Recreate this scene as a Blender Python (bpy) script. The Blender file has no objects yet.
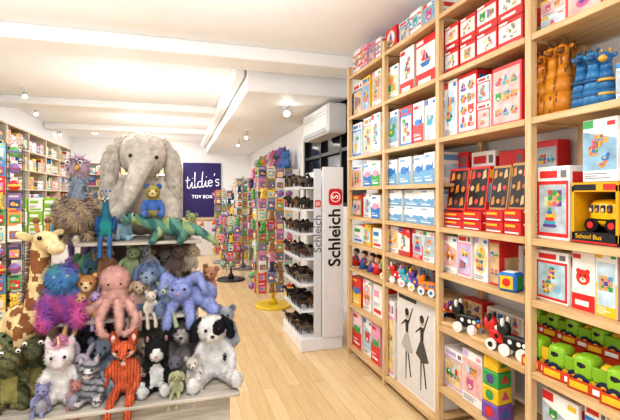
import bpy, bmesh, math, random
import numpy as np
from mathutils import Vector, Matrix, Euler
random.seed(7)
TH=math.radians(17); F=430.0; H=1.6; HY=195
S_,C_=math.sin(TH),math.cos(TH)
def Xat(px,Y): return Y*math.tan(TH+math.atan((px-310)/F))
def Yat(px,X): return X/math.tan(TH+math.atan((px-310)/F))
def ZC(X,Y): return X*S_+Y*C_
def Zat(py,X,Y): return H-(py-HY)/F*ZC(X,Y)
scene=bpy.context.scene; COL=scene.collection
scene.view_settings.view_transform='Standard'
try: scene.view_settings.look='Medium High Contrast'
except Exception as e: print('look',e)
# ---------------- materials
def lin(h):
    if isinstance(h,str):
        h=h.lstrip('#'); r=[int(h[i:i+2],16)/255 for i in (0,2,4)]
    else: r=list(h)
    return [((c+0.055)/1.055)**2.4 if c>0.04045 else c/12.92 for c in r]
MC={}
def mat(h,rough=.5,var=.06,scale=30,bump=0,metal=0,emit=0,name=None,lift=0):
    k=(str(h),rough,var,scale,bump,metal,emit,lift)
    if k in MC: return MC[k]
    m=bpy.data.materials.new(name or ("surface_"+str(h).strip('#'))); m.use_nodes=True
    nt=m.node_tree; b=nt.nodes['Principled BSDF']; c=lin(h)
    if lift: c=[min(.86,x*(1+lift)+lift*.06) for x in c]
    b.inputs['Roughness'].default_value=rough; b.inputs['Metallic'].default_value=metal
    tc=nt.nodes.new('ShaderNodeTexCoord'); nz=nt.nodes.new('ShaderNodeTexNoise')
    nz.inputs['Scale'].default_value=scale; nt.links.new(tc.outputs['Object'],nz.inputs['Vector'])
    cr=nt.nodes.new('ShaderNodeValToRGB'); nt.links.new(nz.outputs['Fac'],cr.inputs['Fac'])
    cr.color_ramp.elements[0].position=.3; cr.color_ramp.elements[1].position=.7
    cr.color_ramp.elements[0].color=[x*(1-var*2) for x in c]+[1]
    cr.color_ramp.elements[1].color=[min(1,x*(1+var)) for x in c]+[1]
    nt.links.new(cr.outputs['Color'],b.inputs['Base Color'])
    if bump:
        bp=nt.nodes.new('ShaderNodeBump'); bp.inputs['Strength'].default_value=bump; bp.inputs['Distance'].default_value=.004
        n2=nt.nodes.new('ShaderNodeTexNoise'); n2.inputs['Scale'].default_value=220
        nt.links.new(tc.outputs['Object'],n2.inputs['Vector'])
        nt.links.new(n2.outputs['Fac'],bp.inputs['Height']); nt.links.new(bp.outputs['Normal'],b.inputs['Normal'])
    if emit:
        b.inputs['Emission Color'].default_value=c+[1]; b.inputs['Emission Strength'].default_value=emit
    MC[k]=m; return m
def plush_m(h): return mat(h,.95,.12,30,.25,lift=.0 if h in('#18171a','#17161a','#e2dfdb') else .28)
def wood_m(name,a,b_,scl=(1,1,1),rough=.5):
    m=bpy.data.materials.new(name); m.use_nodes=True; nt=m.node_tree; b=nt.nodes['Principled BSDF']
    tc=nt.nodes.new('ShaderNodeTexCoord'); mp=nt.nodes.new('ShaderNodeMapping'); mp.inputs['Scale'].default_value=scl
    nz=nt.nodes.new('ShaderNodeTexNoise'); nz.inputs['Scale'].default_value=6; nz.inputs['Detail'].default_value=6; nz.inputs['Distortion'].default_value=.6
    cr=nt.nodes.new('ShaderNodeValToRGB')
    cr.color_ramp.elements[0].position=.35; cr.color_ramp.elements[0].color=lin(a)+[1]
    cr.color_ramp.elements[1].position=.65; cr.color_ramp.elements[1].color=lin(b_)+[1]
    nt.links.new(tc.outputs['Object'],mp.inputs['Vector']); nt.links.new(mp.outputs[0],nz.inputs['Vector'])
    nt.links.new(nz.outputs['Fac'],cr.inputs['Fac']); nt.links.new(cr.outputs['Color'],b.inputs['Base Color'])
    b.inputs['Roughness'].default_value=rough; return m
PINE_Z=wood_m('pine_upright','#c9a576','#dfc196',(8,8,.7))
PINE_Y=wood_m('pine_board','#c49e6e','#dabb8e',(8,.7,8))
GREYWOOD=wood_m('whitewashed_wood','#a0978b','#c4bcb0',(.7,8,8),.6)
TOYWOOD=wood_m('toy_wood','#d9b27c','#ecc995',(4,4,1))
def floor_m():
    m=bpy.data.materials.new('blond_plank_floor'); m.use_nodes=True; nt=m.node_tree; b=nt.nodes['Principled BSDF']
    tc=nt.nodes.new('ShaderNodeTexCoord'); mp=nt.nodes.new('ShaderNodeMapping'); mp.inputs['Rotation'].default_value=(0,0,math.radians(90))
    br=nt.nodes.new('ShaderNodeTexBrick'); br.inputs['Scale'].default_value=1
    br.inputs['Brick Width'].default_value=1.4; br.inputs['Row Height'].default_value=.11; br.inputs['Mortar Size'].default_value=.0015
    br.inputs['Color1'].default_value=lin('#e0c69b')+[1]; br.inputs['Color2'].default_value=lin('#d2b486')+[1]; br.inputs['Mortar'].default_value=lin('#ad8d62')+[1]
    mp2=nt.nodes.new('ShaderNodeMapping'); mp2.inputs['Scale'].default_value=(14,1,1)
    nz=nt.nodes.new('ShaderNodeTexNoise'); nz.inputs['Scale'].default_value=3; nz.inputs['Detail'].default_value=6
    mx=nt.nodes.new('ShaderNodeMixRGB'); mx.blend_type='MULTIPLY'; mx.inputs['Fac'].default_value=.35
    cr=nt.nodes.new('ShaderNodeValToRGB'); cr.color_ramp.elements[0].color=(.76,.66,.54,1); cr.color_ramp.elements[0].position=.3; cr.color_ramp.elements[1].position=.6
    L=nt.links.new
    L(tc.outputs['Object'],mp.inputs['Vector']); L(mp.outputs[0],br.inputs['Vector']); L(tc.outputs['Object'],mp2.inputs['Vector']); L(mp2.outputs[0],nz.inputs['Vector'])
    L(nz.outputs['Fac'],cr.inputs['Fac']); L(br.outputs['Color'],mx.inputs['Color1']); L(cr.outputs['Color'],mx.inputs['Color2']); L(mx.outputs[0],b.inputs['Base Color'])
    b.inputs['Roughness'].default_value=.25; return m
WHITE=mat('#f8f8f8',.6,.005,8); WHITEM=mat('#e6e6e8',.35,.02,10); BLACK=mat('#101012',.3,.05)
# ---------------- mesh builder
TXT={}
class MB:
    def __init__(s): s.v=[];s.f=[];s.m=[];s.sm=[];s.mats=[]
    def add(s,vs,fs,mt,smooth=False):
        if mt not in s.mats: s.mats.append(mt)
        i=s.mats.index(mt); o=len(s.v); s.v.extend([tuple(v) for v in vs])
        for f in fs: s.f.append([o+a for a in f]); s.m.append(i); s.sm.append(smooth)
        return s
    def box(s,c,d,mt,bev=.002,rot=None):
        hx,hy,hz=[a/2 for a in d]; bev=min(bev,hx*.45,hy*.45,hz*.45); h=(hx,hy,hz)
        vs=[];idx={}
        for a in (-1,1):
            for b in (-1,1):
                for e in (-1,1):
                    for ax in range(3):
                        sg=(a,b,e); p=[sg[k]*(h[k]-(0 if k==ax else bev)) for k in range(3)]
                        idx[(a,b,e,ax)]=len(vs); vs.append(Vector(p))
        fs=[]
        for ax in range(3):
            o=[k for k in range(3) if k!=ax]
            for sg in (-1,1):
                q=[]
                for u,w in ((-1,-1),(1,-1),(1,1),(-1,1)):
                    t=[0,0,0]; t[ax]=sg; t[o[0]]=u; t[o[1]]=w; q.append(idx[(*t,ax)])
                fs.append(q)
            for u in (-1,1):
                for w in (-1,1):
                    t=[0,0,0]; t[o[0]]=u;t[o[1]]=w
                    t1=list(t);t1[ax]=-1;t2=list(t);t2[ax]=1
                    fs.append([idx[(*t1,o[0])],idx[(*t2,o[0])],idx[(*t2,o[1])],idx[(*t1,o[1])]])
        for a in (-1,1):
            for b in (-1,1):
                for e in (-1,1): fs.append([idx[(a,b,e,k)] for k in range(3)])
        R=rot.to_matrix() if rot else Matrix.Identity(3)
        return s.add([R@p+Vector(c) for p in vs],fs,mt)
    def cyl(s,p0,p1,r0,r1,mt,n=16,smooth=True):
        p0=Vector(p0);p1=Vector(p1); d=(p1-p0)
        q=d.to_track_quat('Z','Y') if d.length>1e-9 else Euler((0,0,0)).to_quaternion()
        vs=[]
        for p,r in ((p0,r0),(p1,r1)):
            for i in range(n):
                a=2*math.pi*i/n; vs.append(p+q@Vector((math.cos(a)*r,math.sin(a)*r,0)))
        s.add(vs,[[i,(i+1)%n,n+(i+1)%n,n+i] for i in range(n)],mt,smooth)
        o=len(s.v)-2*n; i0=s.mats.index(mt)
        s.f.append([o+i for i in range(n)]);s.m.append(i0);s.sm.append(False)
        s.f.append([o+n+i for i in range(n)]);s.m.append(i0);s.sm.append(False)
        return s
    def ell(s,c,r,mt,rot=None,n=16,k=10,ex=1):
        if not hasattr(r,'__len__'): r=(r,r,r)
        f=lambda v: math.copysign(abs(v)**ex,v)
        R=rot.to_matrix() if rot else Matrix.Identity(3); vs=[Vector((0,0,r[2]))]
        for j in range(1,k):
            t=math.pi*j/k
            for i in range(n):
                a=2*math.pi*i/n; vs.append(Vector((r[0]*f(math.sin(t))*f(math.cos(a)),r[1]*f(math.sin(t))*f(math.sin(a)),r[2]*f(math.cos(t)))))
        vs.append(Vector((0,0,-r[2]))); fs=[]
        for i in range(n): fs.append([0,1+i,1+(i+1)%n])
        for j in range(k-2):
            for i in range(n): a=1+j*n; fs.append([a+i,a+n+i,a+n+(i+1)%n,a+(i+1)%n])
        a=1+(k-2)*n
        for i in range(n): fs.append([a+i,len(vs)-1,a+(i+1)%n])
        return s.add([R@p+Vector(c) for p in vs],fs,mt,True)
    def chain(s,pts,rad,mt,n=12):
        for i in range(len(pts)):
            s.ell(pts[i],rad[i],mt,None,n,8)
            if i: s.cyl(pts[i-1],pts[i],rad[i-1],rad[i],mt,n)
        return s
    def tube(s,pts,r,mt,n=8):
        pts=[Vector(p) for p in pts]; vs=[]
        for i,p in enumerate(pts):
            d=(pts[min(i+1,len(pts)-1)]-pts[max(i-1,0)]); q=d.to_track_quat('Z','Y')
            rr=r[i] if hasattr(r,'__len__') else r
            for k in range(n):
                a=2*math.pi*k/n; vs.append(p+q@Vector((math.cos(a)*rr,math.sin(a)*rr,0)))
        m=len(pts); fs=[[i*n+k,i*n+(k+1)%n,(i+1)*n+(k+1)%n,(i+1)*n+k] for i in range(m-1) for k in range(n)]
        fs+= [list(range(n)),[ (m-1)*n+k for k in range(n)]]
        return s.add(vs,fs,mt,True)
    def rect(s,x0,z0,x1,z1,y,mt): return s.add([(x0,y,z0),(x1,y,z0),(x1,y,z1),(x0,y,z1)],[[0,1,2,3]],mt)
    def disc(s,cx,cz,r,y,mt,n=16,rz=None,ex=1):
        rz=rz or r; f=lambda v: math.copysign(abs(v)**ex,v)
        return s.add([(cx+r*f(math.cos(2*math.pi*i/n)),y,cz+rz*f(math.sin(2*math.pi*i/n))) for i in range(n)],[list(range(n))],mt)
    def poly(s,pts,y,mt): return s.add([(a,y,b) for a,b in pts],[list(range(len(pts)))],mt)
    def text(s,t,size,mt,M,bold=0.0):
        k=(t,bold)
        if k not in TXT:
            cu=bpy.data.curves.new('t','FONT'); cu.body=t; cu.size=1; cu.align_x='CENTER'; cu.align_y='CENTER'; cu.offset=bold; cu.resolution_u=3
            ob=bpy.data.objects.new('t',cu); COL.objects.link(ob); bpy.context.view_layer.update()
            me=bpy.data.meshes.new_from_object(ob.evaluated_get(bpy.context.evaluated_depsgraph_get()))
            TXT[k]=([v.co.copy() for v in me.vertices],[list(p.vertices) for p in me.polygons])
            bpy.data.objects.remove(ob)
        vs,fs=TXT[k]
        return s.add([M@(v*size) for v in vs],fs,mt)
    def mesh(s,name,scale=1,fixn=True):
        me=bpy.data.meshes.new(name); me.from_pydata([(a*scale,b*scale,c*scale) for a,b,c in s.v],[],s.f)
        for m in s.mats: me.materials.append(m)
        me.polygons.foreach_set('material_index',s.m); me.polygons.foreach_set('use_smooth',s.sm)
        if fixn:
            bm=bmesh.new(); bm.from_mesh(me); bmesh.ops.recalc_face_normals(bm,faces=bm.faces); bm.to_mesh(me); bm.free()
        me.update(); return me
def obj(name,me,loc=(0,0,0),rz=0,parent=None,label=None,cat=None,group=None,kind=None,rot=None):
    o=bpy.data.objects.new(name,me); COL.objects.link(o); o.location=loc
    o.rotation_euler=rot if rot else (0,0,rz)
    if parent: o.parent=parent
    if label: o['label']=label
    if cat and not parent: o['category']=cat
    if group: o['group']=group
    if kind: o['kind']=kind
    return o
def front_text_M(x,z,y,roll=0,shear=0):
    sh=Matrix.Identity(4); sh[0][1]=shear
    return Matrix.Translation((x,y,z))@Matrix.Rotation(math.radians(90),4,'X')@Matrix.Rotation(roll,4,'Z')@sh

# ---------------- room
XR=2.05; XL=-2.75; YB=13.0; YF=-1.2; CZ=3.15
def struct(name,mb): return obj(name,mb.mesh(name),kind='structure')
struct('floor',MB().box((( XL+XR)/2,(YB+YF)/2,-.05),(XR-XL+.3,YB-YF,.1),floor_m(),.001))
struct('ceiling',MB().box(((XL+XR)/2,(YB+YF)/2,CZ+.05),(XR-XL+.3,YB-YF,.1),WHITE,.001))
wr=MB()
for (y0,y1,z0,z1) in ((YF,4.5,0,CZ),(7.1,YB,0,CZ),(4.5,7.1,0,1.45),(4.5,7.1,2.85,CZ)):
    wr.box((XR+.06,(y0+y1)/2,(z0+z1)/2),(.12,y1-y0,z1-z0),WHITE,.0005)
struct('wall_right',wr)
struct('wall_left',MB().box((XL-.06,(YB+YF)/2,CZ/2),(.12,YB-YF,CZ),WHITE,.0005))
struct('wall_back',MB().box(((XL+XR)/2,YB+.06,CZ/2),(XR-XL+.3,.12,CZ),WHITE,.0005))
w=MB(); dk=mat('#14171c',.4,.05)
w.box((XR+.09,5.8,2.15),(.02,2.6,1.4),mat('#232a33',.12,.2,2),.001)
for yy in (4.52,5.37,6.23,7.08): w.box((XR+.05,yy,2.15),(.06,.05,1.4),dk)
for zz in (1.47,2.2,2.83): w.box((XR+.05,5.8,zz),(.06,2.6,.05),dk)
struct('window_1',w)
struct('trim_1',MB().box(((XL+XR)/2,4.66,3.08),(XR-XL-.02,.42,.14),WHITE,.012))
struct('trim_2',MB().box(((XL+.75)/2,7.95,3.09),(.75-XL-.02,.5,.12),WHITE,.012))
struct('trim_3',MB().box(((.75+XR)/2,9.0,2.98),(XR-.75-.02,8,.34),WHITE,.012))
struct('trim_4',MB().box((.68,8.95,3.05),(.12,7.9,.16),WHITE,.02))
struct('trim_5',MB().box(((XL+.75)/2,10.6,3.09),(.75-XL-.02,.4,.12),WHITE,.012))
struct('baseboard_right',MB().box((XR-.01,9,.06),(.02,8,.12),WHITEM,.002))
struct('baseboard_left',MB().box((XL+.01,5,.06),(.02,10,.12),WHITEM,.002))
# back wall sign with hand-written script
sg=MB(); PUR=mat('#33246a',.5,.05,3)
x0,x1=Xat(183,YB-.03),Xat(221,YB-.03); zt=Zat(163,(x0+x1)/2,YB); zb=Zat(217,(x0+x1)/2,YB)
scx=(x0+x1)/2
sg.box((0,0,(zb+zt)/2),(x1-x0,.04,zt-zb),PUR,.004)
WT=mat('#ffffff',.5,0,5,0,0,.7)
def arc(cx,cz,rx,rz,a0,a1,n=10): return [(cx+rx*math.cos(math.radians(a0+(a1-a0)*i/n)),cz+rz*math.sin(math.radians(a0+(a1-a0)*i/n))) for i in range(n+1)]
ST=[[(0.02,.62),(0,.3)]+arc(.08,.12,.08,.12,180,320),[(-.1,.42),(.16,.44)],
 [(.15,.06),(.26,.32),(.25,.12)]+arc(.31,.1,.06,.1,200,330),[(.28,.5),(.285,.54)],
 [(.42,.82),(.40,.4),(.40,.14)]+arc(.47,.1,.07,.1,190,330),
 arc(.68,.16,.12,.16,60,330),[(.84,.82),(.80,.4),(.79,.12)]+arc(.86,.1,.07,.1,200,330),
 [(.92,.06),(1.01,.32),(1.0,.12)]+arc(1.06,.1,.06,.1,200,330),[(1.03,.5),(1.035,.54)],
 [(1.14,.17),(1.36,.19)]+arc(1.25,.17,.115,.165,10,320,14),[(1.5,.68),(1.47,.54)],
 [(1.74,.30)]+arc(1.63,.26,.09,.08,40,260,8)+arc(1.64,.08,.09,.09,80,-150,8)]
for st_ in ST: sg.tube([((x-.81)*.52,-.024,(zt+zb)/2+.04+(z+x*.10)*.55) for x,z in st_],.0125,WT,6)
sg.text('TOY BOX',.135,WT,front_text_M(0,(zt+zb)/2-.2,-.022),.004)
obj('shop_sign',sg.mesh('shop_sign'),(scx,YB-.025,0),label='deep purple wall sign with white script lettering above counter',cat='sign')

# ---------------- product boxes
PAL=['#d63a34','#efb92c','#2f74b8','#3f9a52','#e6842a','#cc5a92','#64468f','#45a5b9']
TINT=['#c9deea','#ecd0a2','#d2e2b6','#edbdb8','#d0c2e6','#f3dc98','#ddd6c6','#b4d4de','#e0a860','#8fb8d0','#f0efe9','#d8b48a','#b9c7cf']
def pbox(w,d,h,base='#f5f3ef',style='shapes',c1='#d8322f',c2='#2f7fc8',seed=0):
    rnd=random.Random(seed); mb=MB(); B=mat(base,.4,.03,12); A=mat(c1,.4,.03,12); D=mat(c2,.4,.03,12)
    mb.box((0,0,h/2),(w,d,h),B,.0025)
    y=-d/2-.0008; y2=y-.0007; y3=y2-.0007; W=w/2
    G=mat('#77777c',.5,.02); pm=lambda: mat(rnd.choice(PAL),.45,.03,12); T=mat(rnd.choice(TINT),.45,.16,16)
    def icon(cx,cz,q,yy):
        k=rnd.randrange(10); a=yy-.0005; b=yy-.001; wd=mat('#cf9c5e',.5,.05)
        if k==0:
            mb.poly([(cx-q,cz-q*.4),(cx+q,cz-q*.4),(cx+q,cz+q*.1),(cx+q*.5,cz+q*.15),(cx+q*.3,cz+q*.6),(cx-q*.6,cz+q*.6),(cx-q,cz+q*.1)],yy,pm())
            mb.rect(cx-q*.4,cz+q*.1,cx+q*.15,cz+q*.45,a,mat('#cfe0ee'))
            for e in (-.5,.5): mb.disc(cx+e*q,cz-q*.42,q*.28,a,BLACK,12); mb.disc(cx+e*q,cz-q*.42,q*.12,b,mat('#f0c040'),8)
        elif k==1:
            for i in range(5): r=q*(.9-.14*i); mb.disc(cx,cz-q*.8+i*q*.36,r,yy-.0002*i,mat(PAL[(i+seed)%8],.45,.03,12),12,q*.2,.6)
            mb.disc(cx,cz+q*1.0,q*.2,b-.0004,pm(),10)
        elif k==2:
            for i,(ex,ez) in enumerate(((-.5,-.5),(.42,-.55),(-.08,.35))): mb.rect(cx+(ex-.4)*q,cz+(ez-.4)*q,cx+(ex+.4)*q,cz+(ez+.4)*q,yy-.0003*i,pm() if i!=1 else wd)
            mb.poly([(cx-.5*q,cz+.78*q),(cx+.35*q,cz+.78*q),(cx-.08*q,cz+1.2*q)],b,pm())
        elif k==3:
            c_=pm()
            for e in (-.55,.55): mb.disc(cx+e*q,cz+q*.65,q*.3,yy,c_,12)
            mb.disc(cx,cz,q*.85,yy-.0003,c_,18); mb.disc(cx,cz-q*.3,q*.4,a-.0002,mat('#f3e2c6'),12,q*.28); mb.disc(cx,cz-q*.2,q*.1,b-.0002,BLACK,8)
            for e in (-.3,.3): mb.disc(cx+e*q,cz+q*.2,q*.1,b-.0002,BLACK,8)
        elif k==4:
            mb.rect(cx-q,cz-q*.15,cx+q,cz+q*.15,yy,wd)
            for i in range(6): hh=q*(.9-.09*i); mb.rect(cx-q*.95+i*q*.33,cz-hh,cx-q*.72+i*q*.33,cz+hh,a,mat(PAL[(i*3+seed)%8],.45,.03,12))
        elif k==5:
            mb.rect(cx-q*.9,cz-q*.7,cx+q*.9,cz+q*.7,yy,wd)
            for i in range(6): mb.disc(cx-q*.6+(i%3)*q*.6,cz-q*.32+(i//3)*q*.64,q*.22,a,mat(PAL[(i*5+seed)%8],.45,.03,12),10,None,rnd.choice((1,.5)))
        elif k==6:
            c_=pm(); mb.disc(cx-q*.1,cz-q*.3,q*.8,yy,c_,16,q*.5); mb.disc(cx+q*.5,cz+q*.35,q*.4,yy-.0003,c_,14); mb.poly([(cx+q*.85,cz+q*.4),(cx+q*1.2,cz+q*.25),(cx+q*.85,cz+q*.15)],a,mat('#e6842a')); mb.disc(cx+q*.6,cz+q*.45,q*.08,a-.0003,BLACK,8); mb.disc(cx-q*.2,cz-q*.2,q*.35,a,pm(),10,q*.2)
        elif k==7:
            mb.poly([(cx-q,cz-q*.3),(cx+q,cz-q*.3),(cx+q*.6,cz-q*.8),(cx-q*.6,cz-q*.8)],yy,pm()); mb.poly([(cx-q*.05,cz-q*.2),(cx-q*.05,cz+q),(cx-q*.8,cz-q*.15)],a,pm()); mb.poly([(cx+q*.05,cz-q*.2),(cx+q*.05,cz+q*.8),(cx+q*.7,cz-q*.15)],a,pm())
        elif k==8:
            for i in range(6): an=i*math.pi/3; mb.disc(cx+math.cos(an)*q*.6,cz+math.sin(an)*q*.6,q*.34,yy-.0001*i,mat(PAL[(i+seed)%8],.45,.03,12),10)
            mb.disc(cx,cz,q*.35,b,wd,12)
        else:
            for i in range(9): mb.rect(cx+(i%3-1)*q*.66-q*.3,cz+(i//3-1)*q*.66-q*.3,cx+(i%3-1)*q*.66+q*.3,cz+(i//3-1)*q*.66+q*.3,yy,rnd.choice([wd,pm(),pm()]))
            for i in range(4): mb.disc(cx+(i%2-.5)*q*.9,cz+(i//2-.5)*q*.9,q*.2,a,pm(),8)
    def icons(xa,za,xb,zb,yy):
        ww=xb-xa;hh=zb-za; t=rnd.random()
        # wooden backdrop shapes for a photo-like cluster
        for i in range(3): mb.disc(rnd.uniform(xa+ww*.2,xb-ww*.2),rnd.uniform(za+hh*.2,zb-hh*.2),ww*rnd.uniform(.1,.2),yy+.0001*(i+1),mat(rnd.choice(TINT),.5,.1,16),10,hh*rnd.uniform(.08,.16))
        if t<.3: icon((xa+xb)/2,(za+zb)/2,min(ww*.42,hh*.4),yy)
        elif t<.6 and ww>hh: icon(xa+ww*.28,za+hh*.45,min(ww*.24,hh*.38),yy); icon(xa+ww*.74,za+hh*.5,min(ww*.22,hh*.36),yy)
        elif t<.6: icon(xa+ww*.4,za+hh*.28,min(ww*.36,hh*.21),yy); icon(xa+ww*.6,za+hh*.74,min(ww*.32,hh*.19),yy)
        else:
            for i in range(5): icon(xa+ww*(.22+.56*rnd.random()),za+hh*(.15+.17*i),min(ww*.2,hh*.14),yy-.0012*i*.3)
    def lines(za,n,yy,m_=None):
        for i in range(n): mb.rect(-W*.85,za+i*h*.035,-W*.85+W*rnd.uniform(.7,1.5),za+i*h*.035+h*.014,yy,m_ or G)
    if style=='shapes':
        v=rnd.randrange(4)
        mb.rect(-W*.98,h*.86,-W*.35,h*.985,y,A); mb.rect(W*.45,h*.87,W*.9,h*.94,y,D)
        if v==0: mb.rect(-W*.98,h*.18,W*.98,h*.84,y,T)
        elif v==1: mb.disc(0,h*.5,w*.47,y,T,20,h*.33)
        elif v==2: mb.poly([(-W*.98,h*.18),(W*.98,h*.18),(W*.98,h*.66),(-W*.98,h*.82)],y,T)
        else: mb.rect(-W*.98,h*.01,W*.98,h*.5,y,A); mb.rect(-W*.85,h*.16,W*.85,h*.8,y-.0003,T)
        icons(-W*.8,h*.2,W*.8,h*.79,y2); lines(h*.05,3,y2,None if v!=3 else mat('#f6f2ea'))
    elif style=='window':
        mb.rect(-W*.96,h*.04,W*.96,h*.8,y,D); mb.rect(-W*.84,h*.09,W*.84,h*.75,y-.0003,T); icons(-W*.8,h*.12,W*.8,h*.72,y3)
        mb.rect(-W*.8,h*.84,W*.3,h*.94,y,A); mb.rect(W*.5,h*.84,W*.85,h*.94,y,G)
    elif style=='redwhite':
        mb.rect(-W,0,W,h*.28,y,A); mb.rect(-W*.9,h*.3,W*.9,h*.84,y,mat('#f4efe6')); icons(-W*.85,h*.32,W*.85,h*.82,y2)
        mb.rect(-W*.7,h*.08,W*.5,h*.17,y2,mat('#f6f2ea')); mb.rect(-W*.9,h*.88,-W*.2,h*.96,y,mat('#f6f2ea') if base[1]!='f' else A)
    elif style=='half':
        mb.rect(-W,0,W,h*.48,y,A); mb.disc(-W*.1,h*.52,min(w,h)*.3,y2,D,16,min(w,h)*.17); mb.poly([(W*.3,h*.52),(W*.8,h*.72),(W*.75,h*.42)],y2,D)
        mb.rect(-W*.8,h*.84,W*.1,h*.92,y,A); mb.rect(-W*.7,h*.1,W*.6,h*.15,y2,mat('#ffffff')); lines(h*.2,2,y2,mat('#ffffff'))
    elif style=='tray':
        mb.rect(-W*.9,h*.06,W*.9,h*.94,y,mat('#181415',.4,.05))
        for r in range(3):
            for c in range(3):
                cx=-W*.58+c*W*.58; cz=h*.2+r*h*.3; m_=mat(rnd.choice(['#d63a34','#c08a3c','#a06a38','#d8893a','#8f4a2c','#d9b27c']),.45,.03,12)
                if (r+c)%2: mb.disc(cx,cz,W*.2,y2,m_)
                else: mb.poly([(cx-W*.2,cz-h*.1),(cx+W*.2,cz-h*.06),(cx+W*.1,cz+h*.12),(cx-W*.15,cz+h*.08)],y2,m_)
    elif style=='pegs':
        mb.rect(-W*.9,h*.05,W*.9,h*.93,y,T)
        nx=max(2,int(w/.07)); nz=max(2,int(h/.09))
        for i in range(nx):
            for j in range(nz): icon(-W*.8+(i+.5)*W*1.6/nx,h*.1+(j+.5)*h*.78/nz,min(w/nx,h/nz)*.38,y2)
    elif style=='figures':
        mb.rect(-W*.96,h*.02,W*.96,h*.98,y+.0004,mat('#dcd8d5',.45,.03))
        for i,(cx,k) in enumerate(((-W*.42,'#222222'),(W*.38,'#2c2a2b'))):
            K=mat(k,.5,.03); mb.disc(cx,h*.78,w*.055,y,mat('#b9a295')); mb.disc(cx,h*.81,w*.055,y2,K)
            mb.poly([(cx-w*.05,h*.73),(cx+w*.05,h*.73),(cx+w*.035,h*.58),(cx-w*.035,h*.58)],y,K)
            mb.poly([(cx-w*.035,h*.6),(cx+w*.035,h*.6),(cx+w*.17,h*.42),(cx+w*.02,h*.38),(cx-w*.16,h*.44)],y2,mat('#4b4849' if i else '#b4b0b0',.5,.05))
            mb.poly([(cx-w*.04,h*.42),(cx,h*.42),(cx-w*.02,h*.1),(cx-w*.04,h*.1)],y,K)
            mb.poly([(cx+w*.01,h*.42),(cx+w*.05,h*.42),(cx+w*.12,h*.16),(cx+w*.09,h*.15)],y,K)
            mb.poly([(cx+w*.04,h*.73),(cx+w*.15,h*.88),(cx+w*.17,h*.87),(cx+w*.05,h*.69)],y,K)
            mb.poly([(cx-w*.04,h*.73),(cx-w*.16,h*.66),(cx-w*.17,h*.64),(cx-w*.04,h*.7)],y,K)
        mb.rect(-W*.9,h*.93,W*.1,h*.97,y,A)
    elif style=='stripes':
        for i in range(4): mb.rect(-W,h*(.08+.22*i),W,h*(.16+.22*i),y,A if i%2 else D)
        mb.disc(0,h*.55,min(w,h)*.36,y2,T); icon(0,h*.53,min(w,h)*.24,y3)
    elif style=='plain':
        mb.rect(-W*.8,h*.1,W*.8,h*.22,y,A); mb.rect(-W*.8,h*.6,W*.4,h*.8,y,D); lines(h*.3,4,y)
    for xs in (w/2+.0008,-w/2-.0008):
        mb.add([(xs,-d*.42,h*.74),(xs,d*.42,h*.74),(xs,d*.42,h*.92),(xs,-d*.42,h*.92)],[[0,1,2,3]],A)
        mb.add([(xs,-d*.36,h*.2),(xs,d*.36,h*.2),(xs,d*.36,h*.62),(xs,-d*.36,h*.62)],[[0,1,2,3]],T)
    return mb
KLAB={'shapes':'toy box printed with bright toy picture','window':'toy box with framed picture of bright pieces','redwhite':'toy box with picture panel and red base',
 'half':'toy box with blue lower half and fish picture','tray':'wooden puzzle tray with black face and wooden pieces','pegs':'activity board box covered in bright pieces',
 'figures':'tall box printed with two dancing figures','stripes':'game box with stripes and white disc','plain':'toy box with simple printed bands'}
KNAME={'tray':'puzzle_tray','pegs':'puzzle_box','window':'puzzle_box','stripes':'game_box','plain':'game_box','figures':'craft_box'}
CN={'#f5f3ef':'white','#d8322f':'red','#cf2b2a':'red','#f2c230':'yellow','#2f7fc8':'blue','#3fa757':'green','#e9a0bd':'pink','#c9b4e2':'lilac','#e98a3a':'orange','#cfe7f3':'pale blue','#f7d9de':'pale pink'}
def rbox(px1,px2,ytop,z,base='#f5f3ef',style='shapes',c1='#d8322f',c2='#2f7fc8',X=1.70,d=.24,stack=1,grp='toy boxes on pine shelving',zmax=None,seed=None,tilt=0):
    Y2=Yat(px1,X); Y1=Yat(px2,X); w=Y2-Y1-.006; Yc=(Y1+Y2)/2
    zt=Zat(ytop,X,Yc)
    if zmax: zt=min(zt,zmax)
    h=(zt-z)/stack-.002
    seed=seed if seed is not None else int(px1*7+ytop)
    for i in range(stack):
        me=pbox(w,d,h,base,style,c1,c2,seed+i*13).mesh('toy_box')
        jx=(seed*7+i*5)%5*.005
        obj(KNAME.get(style,'toy_box'),me,(X+d/2+(jx if not tilt else .03),Yc,z+i*(h+.002)+.0005),rot=(0,0,-math.pi/2) if not tilt else Euler((-tilt,0,-math.pi/2)),label=CN.get(base,'coloured')+' '+KLAB[style],cat='toy box',group=grp)
XS=1.65
unit=obj('shelving_unit',None,(XS,2.5,0),label='tall open pine shelving run packed with boxed toys',cat='shelf')
def up(mb,nm,loc):
    o=obj(nm,mb.mesh(nm),Vector(loc)-Vector((XS,2.5,0)),parent=unit); return o
PY=[.94,1.72,2.50,3.29,4.08]
for yy in PY:
    for xx in (XS+.022,XS+.36):
        up(MB().box((0,0,1.45),(.042,.038,2.9),PINE_Z,.003),'post',(xx,yy,0))
bays=[(PY[0],PY[1],[.08,.33,.735,1.086,1.387,1.98,2.39,2.80]),(PY[1],PY[2],[.08,.33,.735,1.086,1.387,1.98,2.39,2.80]),
 (PY[2],PY[3],[.08,.87,1.12,1.387,1.68,1.98,2.39,2.80]),(PY[3],PY[4],[.08,.5,.87,1.12,1.387,1.68,1.98,2.39,2.80])]
for a,b,zs in bays:
    for z in zs:
        up(MB().box((0,0,-.011),(.34,b-a-.044,.022),PINE_Y,.002),'shelf',(XS+.19,(a+b)/2,z))
        up(MB().box((0,0,-.016),(.018,b-a-.044,.032),PINE_Y,.002),'shelf_lip',(XS+.011,(a+b)/2,z))
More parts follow.
